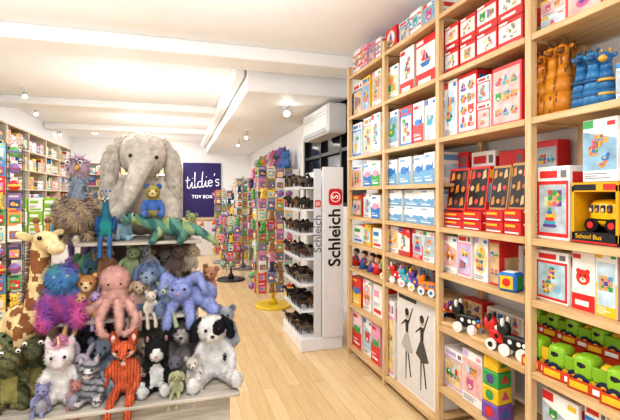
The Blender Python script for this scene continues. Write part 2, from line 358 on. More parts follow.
Bw,R_,Bl,Ye,Gr,Pk,Li,Or,Pb,Pp='#f5f3ef','#d8322f','#2f7fc8','#f2c230','#3fa757','#e9a0bd','#c9b4e2','#e98a3a','#cfe7f3','#f7d9de'
# Bay A
rbox(537,562,-4,2.39,Bw,'shapes',Ye,R_,seed=2,stack=2); rbox(564,604,-25,2.39,Ye,'window',R_,R_); rbox(606,640,-30,2.39,Bw,'redwhite')
rbox(614,640,60,1.98,Bw,'shapes',Bl,R_)
rbox(535,568,166,1.387,Bw,'window',R_,R_,seed=6)
rbox(621,645,150,1.387,Bw,'shapes')
rbox(533,555,140,1.387,R_,'pegs',R_,Ye,X=1.90,d=.09,seed=77,zmax=1.9)
rbox(533,566,251,1.086,Bw,'window',R_,R_,seed=9); rbox(568,592,252,1.086,Bw,'redwhite',R_,R_,seed=12); rbox(593,616,249,1.086,Bw,'shapes',Ye,Gr,seed=31); rbox(618,642,253,1.086,R_,'window',Ye,Gr,seed=3)
rbox(541,578,396,.33,Bw,'shapes',R_,Ye); rbox(582,606,402,.33,Bw,'window',R_,Bl); rbox(608,640,404,.33,Bw,'shapes',Gr,Bl)
# open bus box with 3D bus
Xb=1.70; Yc=(Yat(571,Xb)+Yat(619,Xb))/2; bw=Yat(571,Xb)-Yat(619,Xb)-.006; bh=Zat(182,Xb,Yc)-1.387
rd=mat('#e3a91c',.4,.04); dkb=mat('#1c1d22',.5,.05); RDD=mat(R_,.4,.04); BLK2=mat('#4a7aa8',.5,.2,14)
m=MB().box((0,0,.025),(bw,.24,.05),dkb,.002).box((0,.116,bh/2+.02),(bw,.008,bh-.06),BLK2,.001).box((-bw/2+.006,0,bh/2),(.012,.24,bh-.03),rd,.001).box((bw/2-.006,0,bh/2),(.012,.24,bh-.03),rd,.001).box((0,0,bh-.022),(bw,.24,.042),rd,.002)
m.rect(-bw*.48,.004,bw*.48,.012,-.1208,RDD); m.text('School Bus',.028,mat('#f3be1a'),front_text_M(-bw*.12,.031,-.1208),.008); m.rect(-bw*.45,bh-.036,bw*.05,bh-.01,-.1208,dkb); m.rect(bw*.2,bh-.036,bw*.45,bh-.01,-.1208,RDD)
m.add([(bw/2+.0006,-.1,bh*.25),(bw/2+.0006,.1,bh*.25),(bw/2+.0006,.1,bh*.75),(bw/2+.0006,-.1,bh*.75)],[[0,1,2,3]],dkb)
obj('display_box',m.mesh('display_box'),(Xb+.12,Yc,1.3875),-math.pi/2,label='yellow and black open-front box holding yellow toy bus',cat='toy box')
p=obj('toy_bus',None,(Xb+.115,Yc,1.4385),-math.pi/2,label='rounded chunky yellow toy school bus in display box',cat='toy')
YL=mat('#f3be1a',.25,.04); L_=bw*.8; hb=bh-.12
b=MB().ell((-L_*.05,0,hb*.55),(L_*.42,.065,hb*.42),YL,None,28,18,.55).ell((L_*.32,0,hb*.38),(L_*.19,.06,hb*.24),YL,None,24,14,.6)
obj('body',b.mesh('body'),parent=p)
obj('stripe',MB().box((-L_*.05,-.063,hb*.36),(L_*.66,.006,hb*.05),BLACK,.002).mesh('stripe'),parent=p)
for k in range(4): obj('window',MB().ell((-L_*.32+k*L_*.165,-.062,hb*.68),(L_*.066,.006,hb*.12),mat('#22303c',.1),None,16,8,.5).ell((-L_*.32+k*L_*.165,-.067,hb*.64),(L_*.042,.004,hb*.07),mat(['#e8b890','#c98a5a','#f0c8a0','#8a5a3a'][k])).mesh('window'),parent=p)
for x in (-.28,.28): obj('wheel',MB().cyl((x*L_,-.075,hb*.2),(x*L_,-.04,hb*.2),hb*.2,hb*.2,BLACK,24).cyl((x*L_,-.079,hb*.2),(x*L_,-.075,hb*.2),hb*.1,hb*.1,mat('#d8322f'),16).mesh('wheel'),parent=p)
zb_=1.3875+bh
rbox(582,618,118,zb_,Bw,'shapes',Gr,R_,d=.2,seed=5)
# Bay B
for (a,b,t) in ((442,456,24),(457,473,15),(474,495,2),(496,521,-12)):
    rbox(a,b,t,2.39,'#cf2b2a','redwhite','#cf2b2a','#f2c230',stack=2,zmax=2.76,seed=a)
rbox(442,455,80,1.98,Bw,'shapes'); rbox(456,475,72,1.98,R_,'pegs',Bl,Ye); rbox(476,490,76,1.98,Bw,'window',R_,R_,stack=2); rbox(491,521,64,1.98,R_,'pegs',Bl,Ye,seed=8)
for (a,b,t) in ((442,461,212),(462,481,211),(484,502,210),(503,521,209)):
    rbox(a,b,t,1.387,'#cf2b2a','plain','#ffffff',Ye,stack=2)
for (a,b,t) in ((442,461,168),(462,481,166),(484,502,165),(503,521,162)):
    Yc=(Yat(a,1.72)+Yat(b,1.72))/2; zz=Zat((212),1.70,Yc)+.004
    rbox(a,b,t,zz,'#b98a52' if a in(484,503) else R_,'tray',Ye,R_,X=1.75,d=.05,tilt=.14,seed=a)
for i,(a,b) in enumerate(((442,468),(470,494),(496,521))): rbox(a,b,152-i,1.387,[R_,Bw,R_][i],'window',R_,Bl,X=1.90,d=.09,zmax=1.9,seed=50+i)
rbox(442,455,236,1.086,Bw,'shapes',Pk,seed=4); rbox(456,470,234,1.086,Bw,'window',R_,Pk); rbox(471,485,237,1.086,Bw,'shapes',Li,Bl,seed=7); rbox(486,497,240,1.086,R_,'pegs',R_,Ye)
rbox(498,521,244,1.086,Bw,'redwhite',R_,Ye,X=1.84,d=.14,seed=21)
rbox(442,461,350,.33,Bw,'window',Li,Li); rbox(462,482,352,.33,Bw,'shapes',Li,Pk,seed=15)
for i,(a,b) in enumerate(((442,460),(462,482),(484,521))): rbox(a,b,(296,300,312)[i],.735,[Bw,R_,Bw][i],'pegs',R_,Ye,X=1.90,d=.09,seed=90+i,zmax=1.04)
# Bay C
for (a,b,t) in ((385,396,28),(397,409,20),(410,421,10),(422,434,2)): rbox(a,b,t,2.80,random.choice([Bw,Ye,R_,Pb]),random.choice(['stripes','shapes','window']),zmax=3.1)
for (a,b,t,ba,st_) in ((385,397,66,Bw,'shapes'),(398,412,48,Bw,'redwhite'),(413,434,36,R_,'redwhite')): rbox(a,b,t,2.39,ba,st_,zmax=2.76)
for (a,b,t,ba,st_) in ((385,397,111,Bw,'shapes'),(398,410,106,R_,'window'),(411,422,102,Bw,'half'),(423,434,98,Bw,'shapes')): rbox(a,b,t,1.98,ba,st_,c1=random.choice([Bl,Or,R_]),c2=Bl)
for (a,b,t) in ((385,397,160),(398,410,157),(411,422,155),(423,434,152)): rbox(a,b,t,1.68,Bw,'half','#6fa8cf','#2f7fc8',zmax=1.92)
for (a,b,t) in ((385,401,188),(402,418,188),(419,434,187)): rbox(a,b,t,1.387,Bw,'half','#6fa8cf','#ffffff',zmax=1.64,stack=2)
for (a,b,t) in ((385,397,224),(398,410,224),(411,422,224),(423,434,224)): rbox(a,b,t,1.12,random.choice([Bw,R_]),'shapes',random.choice([R_,Bl,Gr]),Pk,zmax=1.34)
rbox(396,434,294,.08,Bw,'figures','#333333',Pk,zmax=.83); rbox(385,394,300,.08,Bw,'window',Pk,Pk,zmax=.8)
# Bay D
for (a,b,t) in ((352,359,50),(360,367,45),(368,374,42),(375,380,38)): rbox(a,b,t,2.80,random.choice([Pk,Pp,R_,Bw]),random.choice(['stripes','shapes','window']),zmax=3.1)
for z,zt_,cs in ((2.39,2.74,[(Bw,R_),(Ye,Bl),(Bw,Pk)]),(1.98,2.34,[(Bw,Bl),(Bw,Or),(Bw,R_)]),(1.68,1.92,[(Bw,Bl),(Pb,Bl),(Bw,Gr)]),(1.387,1.63,[(R_,Ye),(Bw,R_),(Bw,Bl)]),(1.12,1.34,[(Bw,Bl),(Ye,R_),(Bw,R_)]),(.5,.82,[(R_,Ye),(Bw,Pk),(Bw,R_)]),(.08,.46,[(Pp,R_),(Bw,Bl),(Pk,R_)])):
    for i,(a,b) in enumerate(((352,361),(362,370),(371,380))):
        rbox(a,b,-100,z,cs[i][0],random.choice(['shapes','window','plain','half']),cs[i][1],random.choice([Bl,Pk,Gr]),zmax=zt_-random.uniform(0,.04),seed=int(z*100)+i)
def rp(px,z,X=1.74): return (X,Yat(px,X),z)
def child_mesh(parent,nm,mb,loc=(0,0,0),label=None,s=1,rot=None): return obj(nm,mb.mesh(nm,s),loc,parent=parent,label=label,rot=rot)
for i,(px,c1,c2) in enumerate(((356,R_,'#2f5fa0'),(364,'#2f5fa0',R_),(372,'#6b4a9e',Ye),(378,R_,Pk))):
    d=MB().cyl((0,0,0),(0,0,.1),.05,.025,mat(c1),14).ell((0,0,.135),.032,mat('#e8c3a0')).ell((0,.008,.145),.034,mat('#5a3a22')).cyl((0,0,.1),(.05,-.02,.06),.012,.01,mat(c2),8).cyl((0,0,.1),(-.05,-.02,.06),.012,.01,mat(c2),8)
    obj('toy_doll',d.mesh('toy_doll'),rp(px,.8705,1.76),-1.2,label='small doll in bright dress standing on shelf',cat='doll',group='dolls on pine shelf')
# ---- tall wooden animals
def tallanimal(c1,c2,h,k=1.0,seed=0,spots=True):
    mb=MB(); A=mat(c1,.4,.1,20); B2=mat(c2,.45,.05); r=random.Random(seed)
    prof=[(0,.044),(.04,.047),(.3,.043),(.5,.035),(.66,.026),(.84,.023)]
    for i in range(len(prof)-1): mb.cyl((0,0,prof[i][0]*h),(0,0,prof[i+1][0]*h),prof[i][1]*k,prof[i+1][1]*k,A,20)
    mb.ell((0,-.010,.87*h),(.028*k,.038*k,.032*k),A); mb.ell((0,-.04*k,.85*h),(.019*k,.024*k,.016*k),B2)
    for sg in (-1,1):
        mb.cyl((sg*.011,0,h*.95),(sg*.015,0,h*1.02),.004,.004,B2,8).ell((sg*.015,0,h*1.03),.007,B2,None,10,8)
        mb.ell((sg*.034*k,0,h*.92),(.014,.006,.010),A,Euler((0,-sg*.5,0))); mb.ell((sg*.013*k,-.042*k,.885*h),.0045,BLACK,None,8,6)
    if spots:
        for i in range(20):
            a=r.uniform(0,6.28); z=r.uniform(.06,.78); rr=np.interp(z,[q[0] for q in prof],[q[1] for q in prof])*k
            mb.ell((math.cos(a)*rr*.97,math.sin(a)*rr*.97,z*h),(.0055,.0055,.013),B2,None,8,6)
    else:
        for z in (.2,.45): mb.cyl((0,0,z*h),(0,0,(z+.05)*h),.046*k,.044*k,B2,20)
    return mb
for i,(px,hh,c1,c2,xx) in enumerate(((543,.33,'#cf8426','#8a5424',1.75),(553,.35,'#d8922c','#8a5424',1.75),(564,.35,'#cf8426','#7a4a22',1.75),(548,.375,'#b87a34','#6a4020',1.87),(559,.375,'#c08636','#6a4020',1.87),(571,.37,'#b87a34','#6a4020',1.88),(582,.26,'#3577ac','#234f78',1.76),(594,.25,'#3f84b8','#2a5c8a',1.75),(606,.24,'#3577ac','#e0b050',1.77))):
    obj('wooden_animal',tallanimal(c1,c2,hh,.95,i,c1[1]!='3').mesh('wooden_animal'),rp(px,1.9805,xx),rz=-1.2,label=('smooth blue tall' if c1[1]=='3' else 'orange brown spotted tall')+' wooden giraffe toy on pine shelf',cat='toy',group='tall wooden animals on shelf')
TRB=mat('#cf4a20',.4,.05)
def truck(loc,rz,cab,bed,s=1):
    loc=Vector(loc)
    t=MB().box((0,0,.004),(.2,.13,.008),TRB,.002).box((0,-.063,.025),(.2,.004,.05),TRB,.001).box((0,.063,.04),(.2,.004,.08),TRB,.001).box((.098,0,.025),(.004,.122,.05),TRB,.001).box((-.098,0,.025),(.004,.122,.05),TRB,.001)
    t.rect(-.09,.01,-.01,.04,-.0658,mat(Ye)).rect(.01,.012,.085,.036,-.0658,mat('#ffffff')); t.add([(.1008,-.05,.01),(.1008,.05,.01),(.1008,.05,.04),(.1008,-.05,.04)],[[0,1,2,3]],mat(Ye))
    obj('display_tray',t.mesh('display_tray',s),loc,rz,label='low open red-orange printed box holding green toy truck',cat='package',group='truck display boxes')
    p=obj('toy_truck',None,loc+Vector((0,0,.009*s)),rz,label='short chunky lime green and yellow toy truck in red box',cat='toy',group='lime green toy trucks')
    c=mat(cab,.3,.04);b=mat(bed,.3,.04); yl=mat(Ye,.3)
    child_mesh(p,'chassis',MB().box((0,0,.035),(.165,.075,.022),yl,.006),s=s)
    child_mesh(p,'cab',MB().ell((-.045,0,.09),(.046,.05,.055),c,None,20,14,.5),s=s)
    child_mesh(p,'windscreen',MB().ell((-.05,-.0,.102),(.0475,.038,.022),mat('#1c2430',.1),None,16,10,.5).ell((-.048,0,.102),(.03,.0515,.02),mat('#1c2430',.1),None,16,10,.5),s=s)
    child_mesh(p,'truck_bed',MB().box((.04,0,.062),(.085,.095,.03),b,.01).box((.04,-.042,.088),(.085,.012,.05),b,.005).box((.04,.042,.088),(.085,.012,.05),b,.005).box((.078,0,.088),(.012,.08,.05),b,.005).ell((.038,0,.1),(.028,.034,.026),yl),s=s)
    for x in (-.05,.048):
        for y in (-.042,.042): child_mesh(p,'wheel',MB().cyl((x,y-.012,.032),(x,y+.012,.032),.032,.032,mat('#1f2a4a',.4),20).cyl((x,y-.014,.032),(x,y+.014,.032),.015,.015,yl,12),s=s)
for px in (545,563,583,610):
    l=rp(px,.7355,1.91); h_=.125
    obj('toy_box',MB().box((0,0,h_/2),(.18,.1,h_),TRB,.003).rect(-.07,.02,.0,.05,-.0508,mat(Ye)).rect(.01,.03,.07,.09,-.0508,mat('#8fc02f')).rect(-.07,.07,0,.1,-.0508,mat('#ffffff')).mesh('toy_box'),l,-math.pi/2,label='red-orange printed toy box beneath lime green truck',cat='toy box',group='truck boxes'); truck((l[0],l[1],.861),-1.45,'#8fc02f','#84b52c',.78)
for px,c in ((548,'#e8c230'),(571,'#84b52c'),(599,'#84b52c'),(635,'#e8c230')): truck(rp(px,.7355,1.755),-1.4,'#8fc02f',c,1.0)
def maze(loc,rz,s=1,c=('#e23b36','#f2c230','#2f7fc8')):
    p=obj('bead_maze',None,loc,rz,label='wooden bead maze with bent wires and bright beads',cat='toy',group='bead mazes')
    child_mesh(p,'base',MB().box((0,0,.012),(.17,.11,.024),TOYWOOD,.005),s=s)
    for k,cc in enumerate(c):
        y=-.03+.03*k; pts=[(-.07,y,.02)]+[(-.07+.14*t/10,y+.015*math.sin(t*1.4+k),.07+.05*math.sin(math.pi*t/10)+.02*math.sin(t*1.7+k)) for t in range(11)]+[(.07,y,.02)]
        child_mesh(p,'wire',MB().tube(pts,.0025,mat(cc,.3),6),s=s)
        for t in (2,4,6,8): child_mesh(p,'bead',MB().ell(pts[t],.013,mat(PAL[(t+k)%8],.3),None,12,8),s=s)
maze(rp(452,.735),-1.3,1.1); maze(rp(488,.735),-1.4,1.0)
def pull_toy(loc,rz,c1,c2,s=1):
    p=obj('pull_along_toy',None,loc,rz,label='wooden pull-along animal on wheels with spotted body',cat='toy',group='pull-along toys')
    b=MB().box((0,0,.06),(.12,.04,.06),mat(c1,.4),.015).ell((-.06,0,.11),(.032,.026,.034),mat(c1,.4)).cyl((-.05,0,.07),(-.06,0,.1),.018,.018,mat(c1,.4)).ell((-.088,0,.105),(.016,.016,.012),mat(c2,.4))
    for x in (-.02,.02,.045): b.disc(x,.065,.01,-.0215,mat(c2,.4))
    child_mesh(p,'body',b,s=s)
    for x in (-.04,.04):
        for y in (-.028,.028): child_mesh(p,'wheel',MB().cyl((x,y-.006,.026),(x,y+.006,.026),.026,.026,mat('#f2f0ea',.4),20).cyl((x,y-.008,.026),(x,y+.008,.026),.012,.012,mat(c2,.4),12),s=s)
    for y in (-.02,.02): child_mesh(p,'ear',MB().ell((-.055,y,.14),(.008,.012,.02),mat(c2,.4)),s=s)
pull_toy(rp(468,.735),-1.2,'#222222','#f2f0ea',1.25); pull_toy(rp(503,.735,1.72),-1.3,'#d8322f','#222222',1.25); pull_toy(rp(517,.735,1.72),-1.3,'#222222','#f2f0ea',1.25)
for px,c1,c2 in ((389,'#3fa757',Ye),(399,R_,Bw),(409,'#45b5c9',Pk),(419,'#6b4a9e',Ye),(429,'#f08a2c',Bl)): pull_toy(rp(px,.87),-1.2,c1,c2,1.1)
for px in (390,402,414,426): rbox(px-5,px+5,264,.87,random.choice([Bw,Pb,Pp]),'shapes',random.choice([R_,Bl,Gr]),Ye,X=1.86,d=.1,zmax=1.05)
cu=MB().box((0,0,.05),(.1,.1,.1),mat('#2f7fc8',.35),.012)
cu.rect(-.035,.015,.035,.085,-.0508,mat(Ye)); cu.disc(0,.05,.022,-.0515,mat(R_)); cu.add([(.0508,-.035,.015),(.0508,.035,.015),(.0508,.035,.085),(.0508,-.035,.085)],[[0,1,2,3]],mat('#3fa757')); cu.box((0,0,.101),(.06,.06,.004),mat('#ffffff'),.001)
obj('shape_sorter_cube',cu.mesh('shape_sorter_cube'),(1.71,Yat(511,1.71),1.0865),-1.2,label='blue shape sorter cube with yellow and red faces',cat='toy')
for i,c in enumerate(('#7d55a8','#e8c230','#3fa757','#e8c230')):
    s_=.12-.006*i; m=MB().box((0,0,s_*.4),(s_,s_,s_*.8),mat(c,.4),.006); m.disc(0,s_*.4,s_*.25,-s_/2-.001,mat(PAL[(i*3)%8])); m.add([(s_/2+.001,-.03,.03),(s_/2+.001,.03,.03),(s_/2+.001,0,.08)],[[0,1,2]],mat(PAL[(i*3+2)%8]))
    obj('nesting_block',m.mesh('nesting_block'),(1.735,Yat(497,1.735),.3305+sum((.12-.006*k)*.8+.001 for k in range(i))),-1.45,label='printed nesting cube in stacked tower',cat='toy',group='stacked nesting cubes')

# ---------------- soft bodies
def soft(prims,colf,fur=(2500,.035,.012,.3),s=1,vox=.022,seed=0,name='body'):
    mb=MB()
    for p in prims:
        if p[0]=='E': mb.ell(p[1],p[2],WHITE,Euler(p[3]) if len(p)>3 else None,16,12)
        else: mb.chain(p[1],p[2],WHITE)
    me=mb.mesh('tmp'); ob=bpy.data.objects.new('tmp',me); COL.objects.link(ob)
    md=ob.modifiers.new('r','REMESH'); md.mode='VOXEL'; md.voxel_size=vox
    sm=ob.modifiers.new('s','SMOOTH'); sm.factor=.5; sm.iterations=5
    bpy.context.view_layer.update()
    m2=bpy.data.meshes.new_from_object(ob.evaluated_get(bpy.context.evaluated_depsgraph_get()))
    bpy.data.objects.remove(ob)
    nv=len(m2.vertices); co=np.zeros(nv*3); m2.vertices.foreach_get('co',co); co=co.reshape(-1,3)
    vn=np.array([v.normal[:] for v in m2.vertices])
    faces=[list(p.vertices) for p in m2.polygons]; cen=np.array([p.center[:] for p in m2.polygons]); nor=np.array([p.normal[:] for p in m2.polygons])
    mats=[];mi=[]
    for c in cen:
        k=colf(c) if callable(colf) else colf
        if k not in mats: mats.append(k)
        mi.append(mats.index(k))
    rs=np.random.RandomState(seed); n,L,W,dr=fur
    verts=co.tolist(); norms=vn
    if n:
        if L>.02: L*=1.1
        n=int(n*1.7); id=rs.randint(0,len(cen),n); c=cen[id]+rs.uniform(-vox*.5,vox*.5,(n,3)); nn=nor[id]
        g=np.array([0,0,-1.0])+rs.normal(size=(n,3))*.6; g=g-nn*np.sum(g*nn,1)[:,None]; g/=np.linalg.norm(g,axis=1)[:,None]+1e-9
        t=np.cross(nn,g); a_=max(.35,.8-.5*dr); b_=.45+.6*dr
        l=L*rs.uniform(.6,1.2,(n,1)); tip=c+(nn*a_+g*b_)*l+rs.normal(size=(n,3))*l*.15
        ww=W*(1+L*4)
        a=c+t*ww/2-nn*.004;b=c-t*ww/2-nn*.004; o=len(verts)
        gn=np.cross(b-a,tip-a); fl=np.sum(gn*nn,1)<0; a2=np.where(fl[:,None],b,a); b2=np.where(fl[:,None],a,b)
        tri=np.stack([a2,b2,tip],1).reshape(-1,3).tolist(); verts+=tri
        gnn=gn/(np.linalg.norm(gn,axis=1)[:,None]+1e-9)*np.where(fl,-1,1)[:,None]
        tn=nn*.8+gnn*.35; tn/=np.linalg.norm(tn,axis=1)[:,None]+1e-9
        norms=np.vstack([vn,np.repeat(tn,3,axis=0)])
        faces+=[[o+3*i,o+3*i+1,o+3*i+2] for i in range(n)]; mi+=[mi[i] for i in id]
    m3=bpy.data.meshes.new(name); m3.from_pydata([(x*s,y*s,z*s) for x,y,z in verts],[],faces)
    for k in mats: m3.materials.append(plush_m(k))
    m3.polygons.foreach_set('material_index',mi); m3.polygons.foreach_set('use_smooth',[True]*len(faces)); m3.update()
    m3.normals_split_custom_set_from_vertices([tuple(x) for x in norms])
    return m3
def eyes(p,s,x,y,z,r=.022,col='#0c0a0a',white=False):
    for sg in (-1,1):
        if white: obj('eye',MB().ell((0,0,0),r*1.5,mat('#f4f0e0',.3)).ell((0,-r*1.1,0),r*.8,mat('#0c0a0a',.1)).mesh('eye',s),(sg*x*s,y*s,z*s),parent=p)
        else: obj('eye',MB().ell((0,0,0),r,mat(col,.1)).mesh('eye',s),(sg*x*s,y*s,z*s),parent=p)
def nose(p,s,y,z,col='#1a1414',r=(.03,.02,.022)): obj('nose',MB().ell((0,0,0),r,mat(col,.4)).mesh('nose',s),(0,y*s,z*s),parent=p)
def ears(p,s,kind,col,inner,seed=0,hz=.72,fur=400,rnd=.2):
    for sg in (-1,1):
        inn=None; L=.03
        if kind=='round': pr=[('E',(sg*.16,0,hz+.16),(.07,.035,.07))]; inn=(sg*.16,-.03,hz+.16,.045,.018,.045)
        elif kind=='point': pr=[('C',[(sg*.12,0,hz+.1),(sg*.15,0,hz+.2),(sg*.17,0,hz+.29)],[.07,.05,.012])]; inn=(sg*.15,-.045,hz+.18,.03,.015,.06)
        elif kind=='flop': pr=[('C',[(sg*.15,-.02,hz+.12),(sg*.23,-.05,hz+.04),(sg*.25,-.07,hz-.1)],[.045,.06,.06])]
        elif kind=='long': pr=[('C',[(sg*.1,0,hz+.14),(sg*.14,0,hz+.32),(sg*.18,-.02,hz+.42)],[.045,.05,.025])]; inn=(sg*.13,-.045,hz+.28,.02,.012,.09)
        elif kind=='eleph': pr=[('E',(sg*.185,-.02,hz+.04),(.06,.05,.11),(0,sg*-.5,0)),('E',(sg*.25,-.06,hz-.14),(.08,.04,.2),(0,sg*-.08,0)),('E',(sg*.26,-.08,hz-.32),(.075,.035,.13))]; L=.008
        ear=obj('ear',soft(pr,col,(fur,L,.012,.2),s,.016,seed+sg,'ear'),parent=p)
        if inn and inner: obj('inner_ear',MB().ell(inn[:3],inn[3:],plush_m(inner)).mesh('inner_ear',s),parent=ear)
def sitter(name,label,px,Y,z,s,col,ear='round',earc=None,inner=None,muz=None,muzc=None,feet=None,belly=None,fur=(2600,.035,.013,.3),rz=0,nosec='#1a1414',eyew=False,eyer=.024,legs=1.,colf=None,tail=None,spread=.2,hang=False,seed=1,headr=(.20,.18,.18),X=None,lean=0,cat='stuffed animal',muzr=(.10,.10,.08),tip=0):
    X=Xat(px,Y) if X is None else X
    p=obj(name,None,(X,Y,z),label=label,cat=cat,rot=(tip,lean,rz))
    rr=random.Random(seed*31+7); hx=rr.uniform(-.05,.05); asym=rr.uniform(-.08,.08)
    pr=[('E',(0,.02,.29),(.19,.16,.28)),('E',(0,-.03,.72),headr),('E',(0,-.19,.66),muzr),('E',(0,.0,.52),(.12,.11,.12))]
    for sg in (-1,1):
        pr.append(('C',[(sg*.15,0,.5),(sg*.24,-.07,.33+asym*sg),(sg*(.24+hx*sg),-.14+asym*sg*.5,.2+asym*sg*.6)],[.065,.062,.07]))
        if hang: pr.append(('C',[(sg*.1,-.08,.1),(sg*.13,-.36,.09),(sg*.14+hx,-.43,-.1),(sg*.14+hx*1.5,-.45,-.34+asym*sg)],[.08,.07,.06,.075]))
        else: pr+= [('C',[(sg*.11,-.05,.11),(sg*(.02+spread)+hx,-.05-.3*legs,.09)],[.1,.08]),('E',(sg*(.02+spread)+hx,-.08-.32*legs,.115),(.08,.06,.11))]
    if tail: pr.append(('C',[(.05,.15,.08),(.25,.14,.1),(.38,.02,.2)],[.06,.07,.05]))
    def cf(c):
        if colf:
            r=colf(c)
            if r: return r
        x,y,zz=c
        if muzc and zz>.5 and y<-.19 : return muzc
        if feet and (y<-.05-.25*legs and zz<.25 or (zz<.24 and abs(x)>.18 and y<-.1)): return feet
        if belly and abs(x)<.11 and y<-.09 and .12<zz<.5: return belly
        return col
    obj('body',soft(pr,cf,fur,s,.022,seed),parent=p)
    ears(p,s,ear,earc or col,inner,seed) if ear else None
    eyes(p,s,.085,-.06-headr[1]*.80-.25*max(0,fur[1]-.03),.745,eyer,white=eyew)
    if nosec: nose(p,s,-.2-muzr[1],.68,nosec)
    return p
# ---- tiered display stand
st=obj('display_stand',None,(-.27,2.5,0),label='tiered whitewashed wooden stand stacked with stuffed animals',cat='display stand')
def sp(nm,x0,x1,y0,y1,z0,z1,m=GREYWOOD): obj(nm,MB().box(((x0+x1)/2+.27,(y0+y1)/2-2.5,(z0+z1)/2),(x1-x0,y1-y0,z1-z0),m,.004).mesh(nm),parent=st)
sp('shelf',-.88,.28,2.06,2.98,.639,.657); sp('shelf',-.60,.10,2.29,2.95,.974,.99); sp('shelf',-.50,.12,2.40,2.95,1.339,1.355)
sp('cabinet',-.82,.24,2.12,2.94,0,.638)
for x in (-.58,.08): sp('upright',x-.02,x+.02,2.9,2.94,.658,.973)
for x in (-.47,.09): sp('upright',x-.02,x+.02,2.9,2.94,.991,1.338)
sp('back_panel',-.58,.08,2.955,2.97,.658,1.338,mat('#6b6258',.7))
ZB,ZM,ZT=.6575,.9905,1.3555
# elephant
EC='#aaa195'
p=obj('stuffed_elephant',None,(Xat(139,2.74),2.76,ZT),label='large pale beige-grey plush elephant with drooping ears on top tier',cat='stuffed animal',rot=(.09,.04,.1))
s=.68
pr=[('E',(0,.02,.28),(.23,.2,.28)),('E',(0,-.06,.71),(.195,.2,.205)),('C',[(-.01,-.2,.64),(-.05,-.31,.52),(-.09,-.34,.39),(-.15,-.32,.27),(-.2,-.34,.22)],[.098,.074,.062,.056,.05])]
for sg in (-1,1): pr+= [('C',[(sg*.17,0,.45),(sg*.24,-.12,.28),(sg*.24,-.19,.16)],[.085,.08,.085]),('C',[(sg*.13,-.05,.12),(sg*.22,-.28,.1)],[.11,.095])]
obj('body',soft(pr,EC,(5000,.010,.010,.5),s,.018),parent=p)
ears(p,s,'eleph',EC,None,3,.74,1800); eyes(p,s,.1,-.23,.70,.016)
for sg in (-1,1): obj('foot_pad',MB().ell((sg*.225,-.378,.1),(.07,.012,.07),plush_m('#bdb1a4')).mesh('foot_pad',s),parent=p)
# ostrich
p=obj('stuffed_ostrich',None,(Xat(76,2.52),2.52,ZT),0.1,label='shaggy brown and grey plush ostrich with long feathery neck',cat='stuffed animal'); s=.46
pr=[('E',(0,0,.32),(.22,.2,.2)),('C',[(0,-.05,.42),(.03,-.08,.6),(.03,-.08,.82)],[.08,.06,.07]),('E',(.03,-.1,.86),(.1,.1,.09)),('C',[(-.1,0,.2),(-.12,-.05,.04)],[.05,.04]),('C',[(.1,0,.2),(.12,-.05,.04)],[.05,.04])]
obj('body',soft(pr,lambda c:('#a89274' if math.sin(c[0]*40+c[2]*30)>-.3 else '#85756a') if c[2]<.52 else ('#8a93a0' if c[2]<.78 else '#b09aa8'),(4600,.08,.012,.5),s,.022),parent=p)
obj('beak',MB().cyl((.03,-.18,.84),(.03,-.30,.81),.045,.01,mat('#b08a4a')).mesh('beak',s),parent=p); eyes(p,s,.06,-.19,.89,.018,white=True)
# teal bird
p=obj('stuffed_peacock',None,(Xat(106,2.41),2.41,ZT-.0),0,label='slim teal plush peacock standing at shelf edge',cat='stuffed animal'); s=.255
pr=[('E',(0,0,.36),(.14,.12,.22)),('C',[(0,-.02,.5),(0,-.05,.72),(0,-.06,.85)],[.08,.05,.055]),('C',[(-.07,-.05,.2),(-.08,-.14,.1),(-.09,-.17,-.25)],[.04,.035,.035]),('C',[(.07,-.05,.2),(.08,-.14,.1),(.09,-.17,-.25)],[.04,.035,.035])]
obj('body',soft(pr,lambda c:'#1a6a80' if c[2]>.42 else ('#1f8a86' if c[2]>.16 else '#3a6a9a'),(2600,.04,.012,.4),s),parent=p)
eyes(p,s,.04,-.12,.88,.013,white=True); obj('beak',MB().cyl((0,-.1,.84),(0,-.18,.82),.025,.006,mat('#c08a3a')).mesh('beak',s),parent=p)
m=MB()
for k in range(3): m.cyl((0,0,.9),(.06*(k-1),.01,1.02),.006,.004,mat('#2a62a8'),6).ell((.07*(k-1),.01,1.04),.02,mat('#2a62a8'),None,8,6)
obj('crest',m.mesh('crest',s),parent=p)
for sg in (-1,1): obj('wing',soft([('E',(sg*.15,.02,.36),(.035,.09,.17))],'#24508f',(500,.05,.012,.6),s,.018,2,'wing'),parent=p)
# dinosaur
p=obj('stuffed_dinosaur',None,(Xat(170,2.47),2.47,ZT),0,label='green plush dinosaur lying along top shelf with orange spines',cat='stuffed animal'); s=.44
pr=[('C',[(-.36,-.05,.26),(-.2,-.02,.2),(0,0,.17),(.2,0,.14),(.36,-.02,.1),(.5,-.06,.0),(.58,-.1,-.06)],[.06,.075,.11,.1,.055,.04,.02]),('E',(-.44,-.08,.28),(.1,.075,.065)),('C',[(-.12,-.08,.12),(-.2,-.2,.0)],[.055,.04]),('C',[(.16,-.08,.1),(.12,-.2,.0)],[.06,.045]),('C',[(-.12,.08,.12),(-.17,.15,.04)],[.055,.04]),('C',[(.16,.08,.1),(.12,.16,.04)],[.06,.045])]
obj('body',soft(pr,lambda c:'#56806e' if math.sin(c[0]*34+c[2]*24)>0 else ('#2f5f5c' if math.sin(c[0]*21)>-.2 else '#8a9a6a'),(2600,.018,.012,.3),s,.02),parent=p)
m=MB()
for k in range(9): x=-.3+.085*k; m.cyl((x,0,.26-.012*k),(x+.02,0,.34-.014*k),.03,.004,plush_m('#b5643a'),8)
obj('back_spines',m.mesh('back_spines',s),parent=p)
